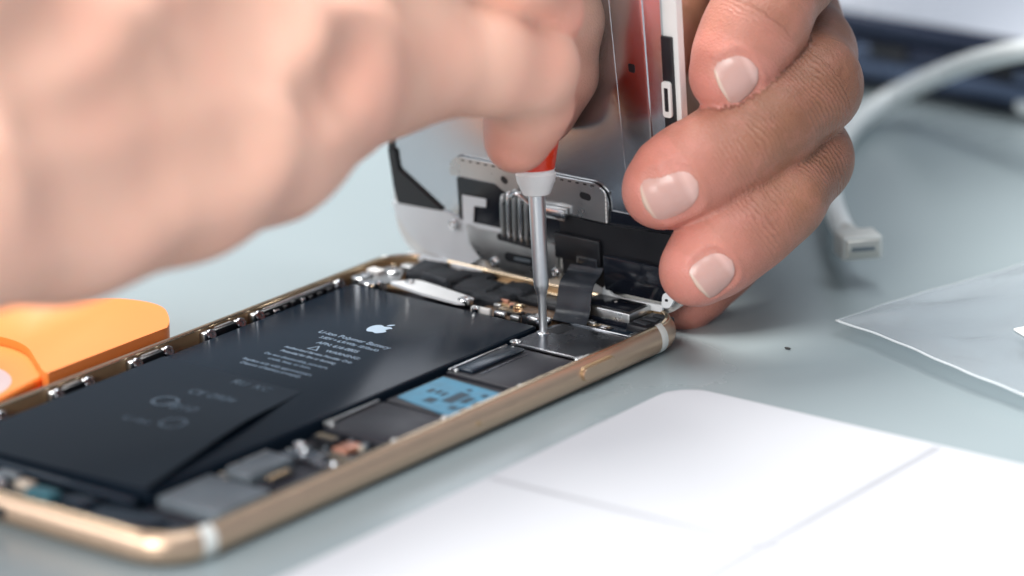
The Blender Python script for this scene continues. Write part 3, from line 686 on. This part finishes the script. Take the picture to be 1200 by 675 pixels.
# white card with printed grid lines
def card_material():
    m, nt, b = new_mat("white_card"); N = nt.nodes; L = nt.links
    tc = N.new("ShaderNodeTexCoord"); n = N.new("ShaderNodeTexNoise"); n.inputs["Scale"].default_value = 25; n.inputs["Detail"].default_value = 5
    L.new(tc.outputs["Object"], n.inputs["Vector"]); r = N.new("ShaderNodeMix"); r.data_type = 'RGBA'
    r.inputs[6].default_value = (.50, .51, .54, 1); r.inputs[7].default_value = (.55, .557, .58, 1)
    L.new(n.outputs["Fac"], r.inputs[0]); L.new(r.outputs[2], b.inputs["Base Color"]); b.inputs["Roughness"].default_value = .85; b.inputs["Specular IOR Level"].default_value = .1
    bp = N.new("ShaderNodeBump"); bp.inputs["Distance"].default_value = .15*S; L.new(n.outputs["Fac"], bp.inputs["Height"]); L.new(bp.outputs[0], b.inputs["Normal"])
    return m
K0 = upz(797, 452, .6)[:2]; K1 = upz(340, 672, .6)[:2]; K2 = upz(1200, 546, .6)[:2]
e1 = K1 - K0; e1 /= np.linalg.norm(e1); e2 = K2 - K0; e2 /= np.linalg.norm(e2)
print("card angle", math.degrees(math.acos(float(e1 @ e2))))
ca = [K0, K0 + e2*190, K0 + e2*190 + e1*260, K0 + e1*260]
card = thing("white_card", "large white rounded card with pale grey grid lines in front of the phone", "card", (K0[0], K0[1], 0))
rounded_slab("card_sheet", [(p[0], p[1]) for p in fillet(ca, 7, 10)], .05, .8, card_material(), card, .2)
cline = mat("grey_print", (.385, .39, .415), .85, 0, .05, 60, spec=.1)
def cl_(p, q_, w, z=.83):
    a = upz(*p, z); b = upz(*q_, z); d = (b - a) / np.linalg.norm(b - a); n = np.array([-d[1], d[0], 0]) * w / 2
    a = a.copy(); bm = bmesh.new(); prism(bm, [tuple(a-n), tuple(a+n), tuple(b+n), tuple(b-n)], (0, 0, .02)); obj("printed_line", bm, cline, card)
cl_((1098, 524), (760, 716), 1.7, .87); cl_((575, 560), (905, 641), 1.1); cl_((905, 641), (1250, 726), 1.0)

# laptop
lp = thing("laptop", "dark sided laptop with a bright pale deck at the back of the table, upper right", "laptop", (30, 400, 0))
F0 = upz(940, 98, 0)[:2]; F1 = upz(1210, 148, 0)[:2]; ex = F1 - F0; ex /= np.linalg.norm(ex); ey = np.array([-ex[1], ex[0]])
if ey[1] < 0: ey = -ey
LX = Vector((ex[0], ex[1], 0)); LY = Vector((ey[0], ey[1], 0)); LO = Vector((F0[0], F0[1], 0)) - LX*40
def lbox(name, x0, x1, y0, y1, z0, z1, m, par, bev):
    bm = bmesh.new(); add_box(bm, x0, x1, y0, y1, z0, z1); bevel(bm, bev, 4)
    mm = Matrix((tuple(LX), tuple(LY), (0, 0, 1))).transposed().to_4x4(); mm.translation = LO
    bm.transform(mm); return obj(name, bm, m, par, 45)
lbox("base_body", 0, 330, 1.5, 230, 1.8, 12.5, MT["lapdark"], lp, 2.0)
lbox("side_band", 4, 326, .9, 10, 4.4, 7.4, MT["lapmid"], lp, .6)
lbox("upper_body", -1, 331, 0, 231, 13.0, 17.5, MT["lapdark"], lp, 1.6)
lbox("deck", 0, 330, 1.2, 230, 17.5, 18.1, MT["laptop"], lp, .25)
for k in range(4): lbox("port", 56 + 30*k, 66 + 30*k, .7, 3, 8.6, 11.4, MT["black"], lp, .3)
for k, x in enumerate((52, 92)): lbox("port_rim", x, x+5, .6, 3, 8.4, 11.0, MT["lapmid"], lp, .8)
for x, y in ((12, 10), (318, 10), (12, 215), (318, 215)): lbox("rubber_foot", x, x+10, y, y+6, 0.02, 1.9, MT["black"], lp, .3)
lbox("keyboard_well", 30, 300, 110, 210, 18.1, 18.3, MT["laptop"], lp, .05)
# a speck on the table
bm = bmesh.new(); sp_ = upz(923, 408, .25); bmesh.ops.create_icosphere(bm, subdivisions=2, radius=.42); 
for v in bm.verts: v.co = Vector((v.co.x*1.6, v.co.y*.6, v.co.z*.5)) + Vector(sp_)
tag(obj("crumb", bm, MT["speck"], None, 179), "tiny dark crumb on the bare table below the hand holding the screen", "crumb")

# ------------------------------------------------------------------ hands: one smooth field per hand, meshed by surface nets
def segd(P, a, b, ra, rb):
    a = np.asarray(a, np.float32); b = np.asarray(b, np.float32); d = b - a; L2 = float(d @ d)
    x, y, z = P[0] - a[0], P[1] - a[1], P[2] - a[2]
    h = np.clip((x*d[0] + y*d[1] + z*d[2]) / L2, 0, 1)
    return np.sqrt((x - h*d[0])**2 + (y - h*d[1])**2 + (z - h*d[2])**2) - (ra + (rb - ra)*h)
def smin(a, b, k):
    h = np.maximum(k - np.abs(a - b), 0) / k
    return np.minimum(a, b) - h*h*k*.25
class Field:
    def __init__(s, lo, hi, res):
        s.lo = np.array(lo, float); s.res = res; s.n = np.ceil((np.array(hi) - lo) / res).astype(int) + 1
        s.ax = [(s.lo[i] + res*np.arange(s.n[i])).astype(np.float32) for i in range(3)]
    def new(s): return np.full(s.n, 60, np.float32)
    def add(s, D, pts, rad, k):
        """smooth-union a chain of tapered capsules into D"""
        for (a, b, ra, rb) in zip(pts, pts[1:], rad, rad[1:]):
            m = max(ra, rb) + k + 2.5; lo = np.minimum(a, b) - m; hi = np.maximum(a, b) + m
            i0 = np.clip(((lo - s.lo)/s.res).astype(int), 0, s.n); i1 = np.clip(((hi - s.lo)/s.res).astype(int) + 2, 0, s.n)
            if (i1 <= i0).any(): continue
            sl = tuple(slice(i0[j], i1[j]) for j in range(3))
            P = (s.ax[0][sl[0]][:, None, None], s.ax[1][sl[1]][None, :, None], s.ax[2][sl[2]][None, None, :])
            D[sl] = smin(D[sl], segd(P, a, b, ra, rb), k)
    def sample(s, D, p):
        g = (np.asarray(p) - s.lo) / s.res; i = np.floor(g).astype(int); i = np.clip(i, 0, s.n - 2); f = g - i; v = 0
        for dx in (0, 1):
            for dy in (0, 1):
                for dz in (0, 1):
                    w = (f[..., 0] if dx else 1-f[..., 0]) * (f[..., 1] if dy else 1-f[..., 1]) * (f[..., 2] if dz else 1-f[..., 2])
                    v = v + w * D[i[..., 0]+dx, i[..., 1]+dy, i[..., 2]+dz]
        return v
    def mesh(s, D):
        sg = D < 0; n = D.shape
        c = [sg[dx:n[0]-1+dx, dy:n[1]-1+dy, dz:n[2]-1+dz] for dx in (0,1) for dy in (0,1) for dz in (0,1)]
        anyc = c[0].copy(); allc = c[0].copy()
        for k in c[1:]: anyc |= k; allc &= k
        act = np.argwhere(anyc & ~allc)
        idx = np.full((n[0]-1, n[1]-1, n[2]-1), -1, np.int32); idx[tuple(act.T)] = np.arange(len(act))
        cor = np.array([(dx, dy, dz) for dx in (0,1) for dy in (0,1) for dz in (0,1)])
        vals = np.stack([D[act[:,0]+k[0], act[:,1]+k[1], act[:,2]+k[2]] for k in cor], 1)
        acc = np.zeros((len(act), 3)); cnt = np.zeros(len(act))
        for a in range(8):
            for b in range(a+1, 8):
                if np.abs(cor[a]-cor[b]).sum() != 1: continue
                m = (vals[:, a] < 0) != (vals[:, b] < 0); t = vals[:, a] / np.where(m, vals[:, a]-vals[:, b], 1)
                acc += m[:, None] * (cor[a] + t[:, None]*(cor[b]-cor[a])); cnt += m
        V = s.lo + (act + acc/cnt[:, None]) * s.res
        Q = []
        for ax in range(3):
            o = [i for i in range(3) if i != ax]; A = np.take(sg, range(0, n[ax]-1), ax); B = np.take(sg, range(1, n[ax]), ax)
            e = np.argwhere(A != B); e = e[(e[:, o[0]] > 0) & (e[:, o[1]] > 0) & (e[:, o[0]] < n[o[0]]-1) & (e[:, o[1]] < n[o[1]]-1)]
            ins = A[tuple(e.T)]
            q = []
            for da, db in ((0,0),(1,0),(1,1),(0,1)):
                k = e.copy(); k[:, o[0]] -= da; k[:, o[1]] -= db; q.append(idx[tuple(k.T)])
            q = np.stack(q, 1); flip = ins if ax != 1 else ~ins; q[flip] = q[flip][:, ::-1]; Q.append(q)
        return V, np.concatenate(Q)

def skin_material(name, base, pinkc, dark, farmix=.0):
    m, nt, b = new_mat(name); N = nt.nodes; L = nt.links
    tc = N.new("ShaderNodeTexCoord")
    def noise(scale, det=5, rough=.55):
        n = N.new("ShaderNodeTexNoise"); n.inputs["Scale"].default_value = scale; n.inputs["Detail"].default_value = det; n.inputs["Roughness"].default_value = rough
        L.new(tc.outputs["Object"], n.inputs["Vector"]); return n
    def mix(fac, a, c_):
        r = N.new("ShaderNodeMix"); r.data_type = 'RGBA'
        L.new(fac, r.inputs[0]); 
        if isinstance(a, tuple): r.inputs[6].default_value = (*a, 1)
        else: L.new(a, r.inputs[6])
        r.inputs[7].default_value = (*c_, 1); return r.outputs[2]
    def math_(op, a, b_, clamp=False):
        n = N.new("ShaderNodeMath"); n.operation = op; n.use_clamp = clamp
        for i, v in enumerate((a, b_)):
            if isinstance(v, (int, float)): n.inputs[i].default_value = v
            elif v is not None: L.new(v, n.inputs[i])
        return n.outputs[0]
    at_p = N.new("ShaderNodeAttribute"); at_p.attribute_name = "pink"
    at_k = N.new("ShaderNodeAttribute"); at_k.attribute_name = "knuckle"
    at_u = N.new("ShaderNodeAttribute"); at_u.attribute_name = "along"
    n1 = noise(70 if farmix else 38, 4); n2 = noise(260 if farmix else 70, 6)
    mott = N.new("ShaderNodeMapRange"); mott.inputs[1].default_value = .38; mott.inputs[2].default_value = .68; L.new(n1.outputs["Fac"], mott.inputs[0])
    c = mix(math_('MULTIPLY', mott.outputs[0], .5 if farmix else .22), base, dark)
    mott2 = N.new("ShaderNodeMapRange"); mott2.inputs[1].default_value = .45; mott2.inputs[2].default_value = .7; L.new(n2.outputs["Fac"], mott2.inputs[0])
    c = mix(math_('MULTIPLY', mott2.outputs[0], .30 if farmix else .24), c, pinkc)
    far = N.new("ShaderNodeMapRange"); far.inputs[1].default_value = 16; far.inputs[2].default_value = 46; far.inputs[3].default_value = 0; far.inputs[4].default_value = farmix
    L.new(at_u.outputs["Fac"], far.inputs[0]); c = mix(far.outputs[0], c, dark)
    c = mix(math_('MULTIPLY', at_p.outputs["Fac"], .85, True), c, pinkc)
    c = mix(math_('MULTIPLY', at_k.outputs["Fac"], .35, True), c, dark)
    L.new(c, b.inputs["Base Color"])
    b.inputs["Roughness"].default_value = .43; b.inputs["Specular IOR Level"].default_value = .42
    b.inputs["Subsurface Weight"].default_value = .28; b.inputs["Subsurface Radius"].default_value = (1, .3, .15); b.inputs["Subsurface Scale"].default_value = 2.2*S
    # fine skin cells, pores, and fold lines across the joints
    vo = N.new("ShaderNodeTexVoronoi"); vo.inputs["Scale"].default_value = 1500; vo.feature = 'DISTANCE_TO_EDGE'; L.new(tc.outputs["Object"], vo.inputs["Vector"])
    cell = math_('MULTIPLY', math_('MINIMUM', vo.outputs["Distance"], .25), .16)
    n3 = noise(500, 6, .65); n4 = noise(150, 3)
    fold_u = math_('ADD', math_('MULTIPLY', at_u.outputs["Fac"], 3.6), math_('MULTIPLY', n4.outputs["Fac"], 12.0))
    sn = N.new("ShaderNodeMath"); sn.operation = 'SINE'; L.new(fold_u, sn.inputs[0])
    fold = math_('MULTIPLY', math_('MULTIPLY', math_('POWER', math_('ABSOLUTE', sn.outputs[0], None), 3.0), at_k.outputs["Fac"]), -.12)
    h = math_('ADD', math_('ADD', cell, math_('MULTIPLY', n3.outputs["Fac"], .10)), fold)
    bp = N.new("ShaderNodeBump"); bp.inputs["Strength"].default_value = 1; bp.inputs["Distance"].default_value = 1.0*S
    L.new(h, bp.inputs["Height"]); L.new(bp.outputs[0], b.inputs["Normal"])
    return m
def nail_material(name, bed, tipc):
    m, nt, b = new_mat(name); N = nt.nodes; L = nt.links
    a = N.new("ShaderNodeAttribute"); a.attribute_name = "along"
    rp = N.new("ShaderNodeValToRGB"); L.new(a.outputs["Fac"], rp.inputs[0])
    e = rp.color_ramp.elements; e[0].position = 0; e[0].color = (*tipc, 1); e[1].position = 1; e[1].color = (*[x*1.02 for x in bed], 1)
    for p, c in ((.06, tipc), (.10, bed), (.72, bed), (.84, tuple(min(1, x*1.12 + .05) for x in bed))):
        k = e.new(p); k.color = (*c, 1)
    L.new(rp.outputs[0], b.inputs["Base Color"]); b.inputs["Roughness"].default_value = .27; b.inputs["Subsurface Weight"].default_value = .25
    b.inputs["Subsurface Scale"].default_value = 1.2*S; b.inputs["Subsurface Radius"].default_value = (1, .4, .3)
    tc = N.new("ShaderNodeTexCoord"); n = N.new("ShaderNodeTexNoise"); n.inputs["Scale"].default_value = 500; L.new(tc.outputs["Object"], n.inputs["Vector"])
    bp = N.new("ShaderNodeBump"); bp.inputs["Distance"].default_value = .05*S; L.new(n.outputs["Fac"], bp.inputs["Height"]); L.new(bp.outputs[0], b.inputs["Normal"])
    return m

def build_hand(name, label, fingers, palm, lo, hi, res, skin, nailm, nails, kp=8.0, kf=.9, kb=9.0, amp=.055, origin=(0, 0, 0), grooves=()):
    """fingers: list of (points, radii); palm: list of (points, radii); nails: (finger no, centre px,py, cuticle px,py, half width mm)"""
    F = Field(lo, hi, res); Pm = F.new()
    for pts, rad in palm: F.add(Pm, [np.array(p) for p in pts], rad, kb)
    D = Pm.copy()
    for pts, rad in fingers:
        f = F.new(); F.add(f, [np.array(p) for p in pts], rad, 3.2)
        D = smin(D, smin(f, Pm, kp), kf)
    def ray(px, py):
        d = at(px, py, 1) - CAM; d /= np.linalg.norm(d); t = 520.0
        for _ in range(500):
            v = float(F.sample(D, (CAM + d*t)[None])[0])
            if v < .02: break
            t += max(.05, min(v, 8)*.7)
        return CAM + d*t, d
    cuts = []
    for pxs, r, dep in grooves:                        # soft folds pressed into the skin
        pts = []
        for px, py in pxs:
            h, d = ray(px, py); pts.append(h - d*(r - dep))
        cuts.append((pts, [r]*len(pts)))
    for pts, rad in cuts:
        g = F.new(); F.add(g, pts, rad, 1.0); D = -smin(-D, g, 5.0)
    V, Q = F.mesh(D)
    # smooth the net a little, then slide the vertices back onto the field
    def grad(p):
        e = res*.6; g = np.stack([F.sample(D, p + d) - F.sample(D, p - d) for d in (np.eye(3)*e)], -1); return g / (np.linalg.norm(g, axis=-1, keepdims=True) + 1e-9)
    for it in range(2):
        acc = np.zeros_like(V); cnt = np.zeros(len(V))
        for k in range(4):
            a, b = Q[:, k], Q[:, (k+1) % 4]
            for i in range(3): acc[:, i] += np.bincount(a, V[b, i], len(V)) + np.bincount(b, V[a, i], len(V))
            cnt += np.bincount(a, minlength=len(V)) + np.bincount(b, minlength=len(V))
        V = .4*V + .6*acc/np.maximum(cnt, 1)[:, None]
        V = V - grad(V) * F.sample(D, V)[:, None]
    G = grad(V)
    # attributes: distance along the finger, joints, fingertips
    best = np.full(len(V), 1e9); along = np.zeros(len(V)); pink = np.zeros(len(V)); kn = np.zeros(len(V))
    for fi, (pts, rad) in enumerate(fingers):
        s0 = 0
        for k, (a, b, ra, rb) in enumerate(zip(pts, pts[1:], rad, rad[1:])):
            a = np.array(a, float); b = np.array(b, float); d = b - a; L2 = d @ d; h = np.clip(((V - a) @ d) / L2, 0, 1)
            dist = np.linalg.norm(V - a - h[:, None]*d, axis=1) - (ra + (rb-ra)*h)
            hu = ((V - a) @ d) / L2 if k == 0 else h
            m = dist < best; best[m] = dist[m]; along[m] = (s0 + hu*math.sqrt(L2))[m]
            pink[m] = np.clip(1 - (s0 + hu*math.sqrt(L2))[m] / 20, 0, 1)**1.1
            s0 += math.sqrt(L2)
        for (jx, jr, js) in joints.get((name, fi), ()):
            r = np.linalg.norm(V - np.array(jx), axis=1); kn = np.maximum(kn, js*np.clip(1.25 - r/jr, 0, 1))
    kn *= best < 1.5
    for bp_, br_, bs_ in blush.get(name, ()): pink = np.maximum(pink, bs_*np.clip(1.2 - np.linalg.norm(V - np.array(bp_), axis=1)/br_, 0, 1))
    off = np.zeros(len(V)); made = []
    for fi, (cx, cy), (qx, qy), hw, dep in nails:
        # nail frame: find the skin point under the centre pixel and under the cuticle pixel
        def hit(px, py):
            d = at(px, py, 1) - CAM; d /= np.linalg.norm(d); t = 640.0
            for _ in range(400):
                v = float(F.sample(D, (CAM + d*t)[None])[0]); 
                if v < .02: break
                t += max(.05, min(v, 8)*.7)
            return CAM + d*t
        C0 = hit(cx, cy); Q0 = hit(qx, qy); n = grad(C0[None])[0]; tdir = C0 - Q0; tdir -= n*(tdir @ n); hl = np.linalg.norm(tdir); tdir /= hl; wdir = np.cross(n, tdir)
        # reshape the skin: fold around the nail, bed under it
        rel = V - C0; u = rel @ tdir / hl; w = rel @ wdir / hw; dn = rel @ n
        taper = np.where(u < 0, 1, 1)
        rr = (np.abs(u)**3 + np.abs(w)**3)**(1/3.)
        near = (dn > -4.5) & (best < 2)
        off += np.where(near, -.30*np.clip((1.02 - rr)/.12, 0, 1) + .20*np.exp(-((rr - 1.13)/.10)**2)*(u < .75), 0)
        made.append((C0, n, tdir, wdir, hl, hw, dep))
    # knuckle swelling / wobble
    wob = sum(np.sin(V @ rng.normal(0, .22, 3) + rng.uniform(0, 6)) for _ in range(7)) * amp
    V2 = V + G * (off + wob)[:, None]
    me = bpy.data.meshes.new(name); me.from_pydata([], [], [])
    me.vertices.add(len(V2)); me.vertices.foreach_set("co", ((V2 - np.array(origin)) * S).astype(np.float32).ravel())
    me.loops.add(Q.size); me.loops.foreach_set("vertex_index", Q.astype(np.int32).ravel())
    me.polygons.add(len(Q)); me.polygons.foreach_set("loop_start", np.arange(0, Q.size, 4, dtype=np.int32)); me.polygons.foreach_set("loop_total", np.full(len(Q), 4, np.int32))
    me.polygons.foreach_set("use_smooth", np.ones(len(Q), bool)); me.update(); me.validate()
    for nm, arr in (("pink", pink), ("knuckle", kn), ("along", along)):
        at_ = me.attributes.new(nm, 'FLOAT', 'POINT'); at_.data.foreach_set("value", arr.astype(np.float32))
    me.materials.append(skin); o = bpy.data.objects.new(name, me); COL.objects.link(o); o.location = Vector(origin) * S
    tag(o, label, "hand")
    for (C0, n, td, wd, hl, hw, dep) in made:
        bm = bmesh.new(); nu, nw = 26, 26; lay = bm.verts.layers.float.new("along"); G1 = []; G2 = []
        for i in range(nu + 1):
            r1, r2 = [], []
            u = -1 + 2*i/nu
            for j in range(nw + 1):
                w = -1 + 2*j/nw
                # squircle nail outline: round cuticle, straighter free edge
                uu = u; lim = (1 - min(.999, abs(u))**(2.0 if u < 0 else 4))**(1/(2.0 if u < 0 else 4)); ww = w*lim*(.90 + .10*u)
                p = C0 + td*(uu*hl) + wd*(ww*hw) + n*3.0
                for _ in range(60):
                    v = float(F.sample(D, p[None])[0])
                    if abs(v) < .01: break
                    p = p - n*np.clip(v, -1, 1)*.6
                    if (C0 - p) @ n > 6.5: break
                g = grad(p[None])[0]
                lift = -.12 + .24*max(0, u)**4 - .14*abs(w)**4
                a = bm.verts.new(tuple(p + g*(lift + .14*(1 - w*w)) + td*.0 - np.array(origin))); a[lay] = (1 - u)/2
                b2 = bm.verts.new(tuple(p + g*(lift - .30) - np.array(origin))); b2[lay] = (1 - u)/2
                r1.append(a); r2.append(b2)
            G1.append(r1); G2.append(r2)
        for i in range(nu):
            for j in range(nw):
                bm.faces.new((G1[i][j], G1[i+1][j], G1[i+1][j+1], G1[i][j+1])); bm.faces.new((G2[i][j], G2[i][j+1], G2[i+1][j+1], G2[i+1][j]))
            for j in (0, nw): bm.faces.new((G1[i][j], G2[i][j], G2[i+1][j], G1[i+1][j]))
        for j in range(nw):
            for i in (0, nu): bm.faces.new((G1[i][j], G1[i][j+1], G2[i][j+1], G2[i][j]))
        bmesh.ops.recalc_face_normals(bm, faces=bm.faces)
        mm = bpy.data.meshes.new("fingernail"); bm.transform(Matrix.Scale(S, 4)); bm.to_mesh(mm); bm.free(); mm.materials.append(nailm)
        mm.polygons.foreach_set("use_smooth", [True]*len(mm.polygons))
        no = bpy.data.objects.new("fingernail", mm); COL.objects.link(no); no.parent = o
    return o
joints = {}; blush = {}
def chain(*pp): return [at(p[0], p[1], p[2]) for p in pp], [p[3] for p in pp]

# right side hand: fingers hold the screen's right edge, palm behind it
ix = chain((849, 94, 700, 5.6), (858, 76, 700, 6.7), (874, 46, 701, 7.6), (892, 20, 702, 8.1), (925, -40, 708, 8.6), (952, -85, 716, 9.2), (925, -150, 748, 9.6))
md = chain((772, 226, 700, 5.9), (786, 214, 700, 7.0), (816, 198, 701, 7.9), (862, 170, 702, 8.0), (905, 140, 704, 8.1), (950, 100, 709, 8.5), (942, 62, 722, 8.6), (915, -20, 752, 9.5))
rg = chain((814, 320, 701, 5.6), (826, 308, 702, 6.6), (852, 284, 703, 7.3), (884, 258, 705, 7.3), (916, 230, 708, 7.4), (946, 186, 714, 7.6), (930, 130, 732, 8.0), (895, 40, 762, 9))
pk = chain((796, 362, 728, 4.4), (800, 352, 728, 5.3), (822, 325, 728, 5.9), (850, 300, 729, 6.0), (890, 245, 732, 6.3), (905, 200, 742, 6.6), (880, 90, 768, 8))
th = chain((735, 120, 738, 6.8), (745, 90, 742, 8), (765, 40, 752, 9), (790, -10, 768, 10.5), (820, -60, 785, 13))
palm = [chain((905, -110, 766, 14), (872, -20, 776, 13), (850, 60, 782, 12), (835, 120, 782, 9)), chain((880, -120, 780, 17), (850, -40, 790, 17), (828, 50, 790, 14)),
        chain((870, -120, 790, 18), (900, -330, 830, 24), (960, -620, 880, 28), (1010, -900, 930, 31))]
joints[("hand", 0)] = [(at(905, 0, 694), 9, .8), (at(952, -85, 708), 11, 1)]
joints[("hand", 1)] = [(at(872, 165, 694), 8, .7), (at(975, 100, 704), 12, 1)]
joints[("hand", 2)] = [(at(893, 252, 698), 8, .7), (at(965, 190, 708), 11, 1)]
joints[("hand", 3)] = []
allp = np.array([p for c_ in (ix, md, rg, pk, th) for p in c_[0]] + [p for c_ in palm for p in c_[0][:4]])
skinR = skin_material("skin_shaded_tone", (0.37, 0.165, 0.098), (0.66, 0.26, 0.21), (0.15, 0.06, 0.036), .6)  # same person's skin, colour darkened to stand for shade on these fingers
skinL = skin_material("skin_lit_tone", (0.78, 0.46, 0.35), (0.82, 0.36, 0.27), (0.55, 0.28, 0.19))  # the same skin again, colour lightened to stand for brighter light
nailR = nail_material("nail_pink", (0.58, 0.345, 0.30), (0.66, 0.49, 0.40))
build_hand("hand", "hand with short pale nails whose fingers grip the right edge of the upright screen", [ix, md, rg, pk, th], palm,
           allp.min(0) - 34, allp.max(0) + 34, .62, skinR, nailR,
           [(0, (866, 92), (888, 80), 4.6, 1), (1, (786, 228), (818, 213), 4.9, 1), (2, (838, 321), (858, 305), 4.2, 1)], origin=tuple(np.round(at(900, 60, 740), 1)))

# left side hand: forearm and fist coming in from the left, fingers pinching the screwdriver
f1 = chain((604, 168, 690, 4.9), (609, 152, 689, 5.6), (622, 118, 684, 6.9), (617, 80, 678, 8.2), (570, 70, 671, 8.7), (500, 74, 665, 8.9), (455, 84, 661, 9.8), (400, 84, 655, 11))
f2 = chain((622, 150, 712, 4.6), (632, 128, 714, 5.8), (650, 84, 710, 7.2), (650, 20, 706, 8.0), (610, -30, 700, 9.4), (520, -50, 690, 10.5), (420, -30, 676, 13))
f3 = chain((642, 16, 680, 6.2), (606, -38, 672, 8.6), (500, -72, 668, 10.5), (400, -45, 664, 13))
hm = [chain((420, 100, 656, 8.6), (380, 112, 654, 11.2), (300, 144, 650, 15.8), (200, 166, 644, 18.6), (60, 190, 638, 21.5), (-80, 196, 634, 23), (-260, 190, 640, 25)),
      chain((388, 58, 652, 11.5), (300, 66, 647, 13.5), (170, 80, 642, 15.5), (-60, 80, 634, 19), (-260, 70, 640, 22)),
      chain((430, -10, 668, 15), (300, -12, 662, 17), (120, -40, 654, 19), (-100, -60, 648, 22), (-300, -60, 648, 26)),
      chain((380, -80, 684, 20), (200, -90, 684, 26), (-100, -90, 684, 30)),
      chain((386, 60, 643, 6.5), (340, 62, 642, 4), (200, 84, 630, 3.0), (60, 100, 620, 2.6)),
      chain((300, 8, 650, 4), (180, -4, 640, 3.5), (40, -10, 632, 3.5))]
def nearer(c_):
    P, Rr = c_; o1, o2 = [], []
    for p, r in zip(P, Rr):
        d = p - CAM; dep = float(d @ F_); pxx = 600 + FP * float(d @ R_) / dep
        k = 1 - 34 * min(1.4, max(0, (470 - pxx) / 450)) / dep
        o1.append(CAM + d * k); o2.append(r * k)
    return o1, o2
hm = [nearer(c_) for c_ in hm]
blush["hand_holding_screwdriver"] = [(at(410, 104, 640), 11, .55), (at(350, 20, 640), 12, .4), (at(600, 170, 686), 9, .8), (at(15, 100, 610), 18, .5), (at(150, 20, 620), 14, .4), (at(640, 60, 670), 10, .5)]
joints[("hand_l", 0)] = []
lp_ = np.array([p for c_ in (f1, f2, f3) for p in c_[0]] + [p for c_ in hm for p in c_[0]])
build_hand("hand_holding_screwdriver", "hand reaching in from the left with fingers pinching the red screwdriver", [f1, f3, f2], hm,
           lp_.min(0) - 36, lp_.max(0) + 36, .95, skinL, nailR, [], kp=7, kf=.6, kb=3.5, amp=.09, grooves=[([(95, 134), (230, 92), (345, 52)], 9, 2.4), ([(-40, 96), (20, 62), (110, 14)], 8, 2.2), ([(392, 116), (418, 96), (436, 62)], 5, 2.3), ([(255, 14), (330, 2)], 7, 2.0), ([(150, 235), (250, 205), (330, 160)], 12, 1.6)], origin=tuple(np.round(at(400, 60, 670), 1)))

# ------------------------------------------------------------------ light
w = bpy.data.worlds.new("World"); sc.world = w; w.use_nodes = True
bg = w.node_tree.nodes["Background"]; bg.inputs[1].default_value = 0.55
wt = w.node_tree; tcw = wt.nodes.new("ShaderNodeTexCoord"); sx = wt.nodes.new("ShaderNodeSeparateXYZ"); rw = wt.nodes.new("ShaderNodeValToRGB")
wt.links.new(tcw.outputs["Generated"], sx.inputs[0]); wt.links.new(sx.outputs[2], rw.inputs[0]); wt.links.new(rw.outputs[0], bg.inputs[0])
ew = rw.color_ramp.elements; ew[0].position = 0.0; ew[0].color = (.26, .32, .40, 1); ew[1].position = .9; ew[1].color = (.80, .86, .93, 1)
def area(name, loc, target, sx, sy, power, col):
    l = bpy.data.lights.new(name, 'AREA'); l.shape = 'RECTANGLE'; l.size = sx*S; l.size_y = sy*S; l.energy = power; l.color = col
    o = bpy.data.objects.new(name, l); COL.objects.link(o); o.location = Vector(loc)*S
    o.rotation_euler = (Vector(target) - Vector(loc)).to_track_quat('-Z', 'Y').to_euler(); return o
area("window_light", (-330, 300, 820), (40, 110, 0), 520, 420, 11, (1.0, .98, .95))
area("ceiling_light", (250, 60, 900), (60, 90, 0), 600, 600, 4.0, (.93, .97, 1.0))
area("side_light", (260, -940, 470), (40, 110, 20), 500, 500, 8.5, (1.0, .97, .94))
area("front_light", (-420, -800, 430), (40, 110, 20), 500, 400, 3.4, (.98, .98, 1.0))
sc.view_settings.view_transform = 'Standard'; sc.view_settings.look = 'None'; sc.view_settings.exposure = 0.2; sc.view_settings.gamma = 1
sc.cycles.use_denoising = True
sc.cycles.caustics_reflective = False; sc.cycles.caustics_refractive = False
sc.cycles.max_bounces = 8
sc.render.film_transparent = False
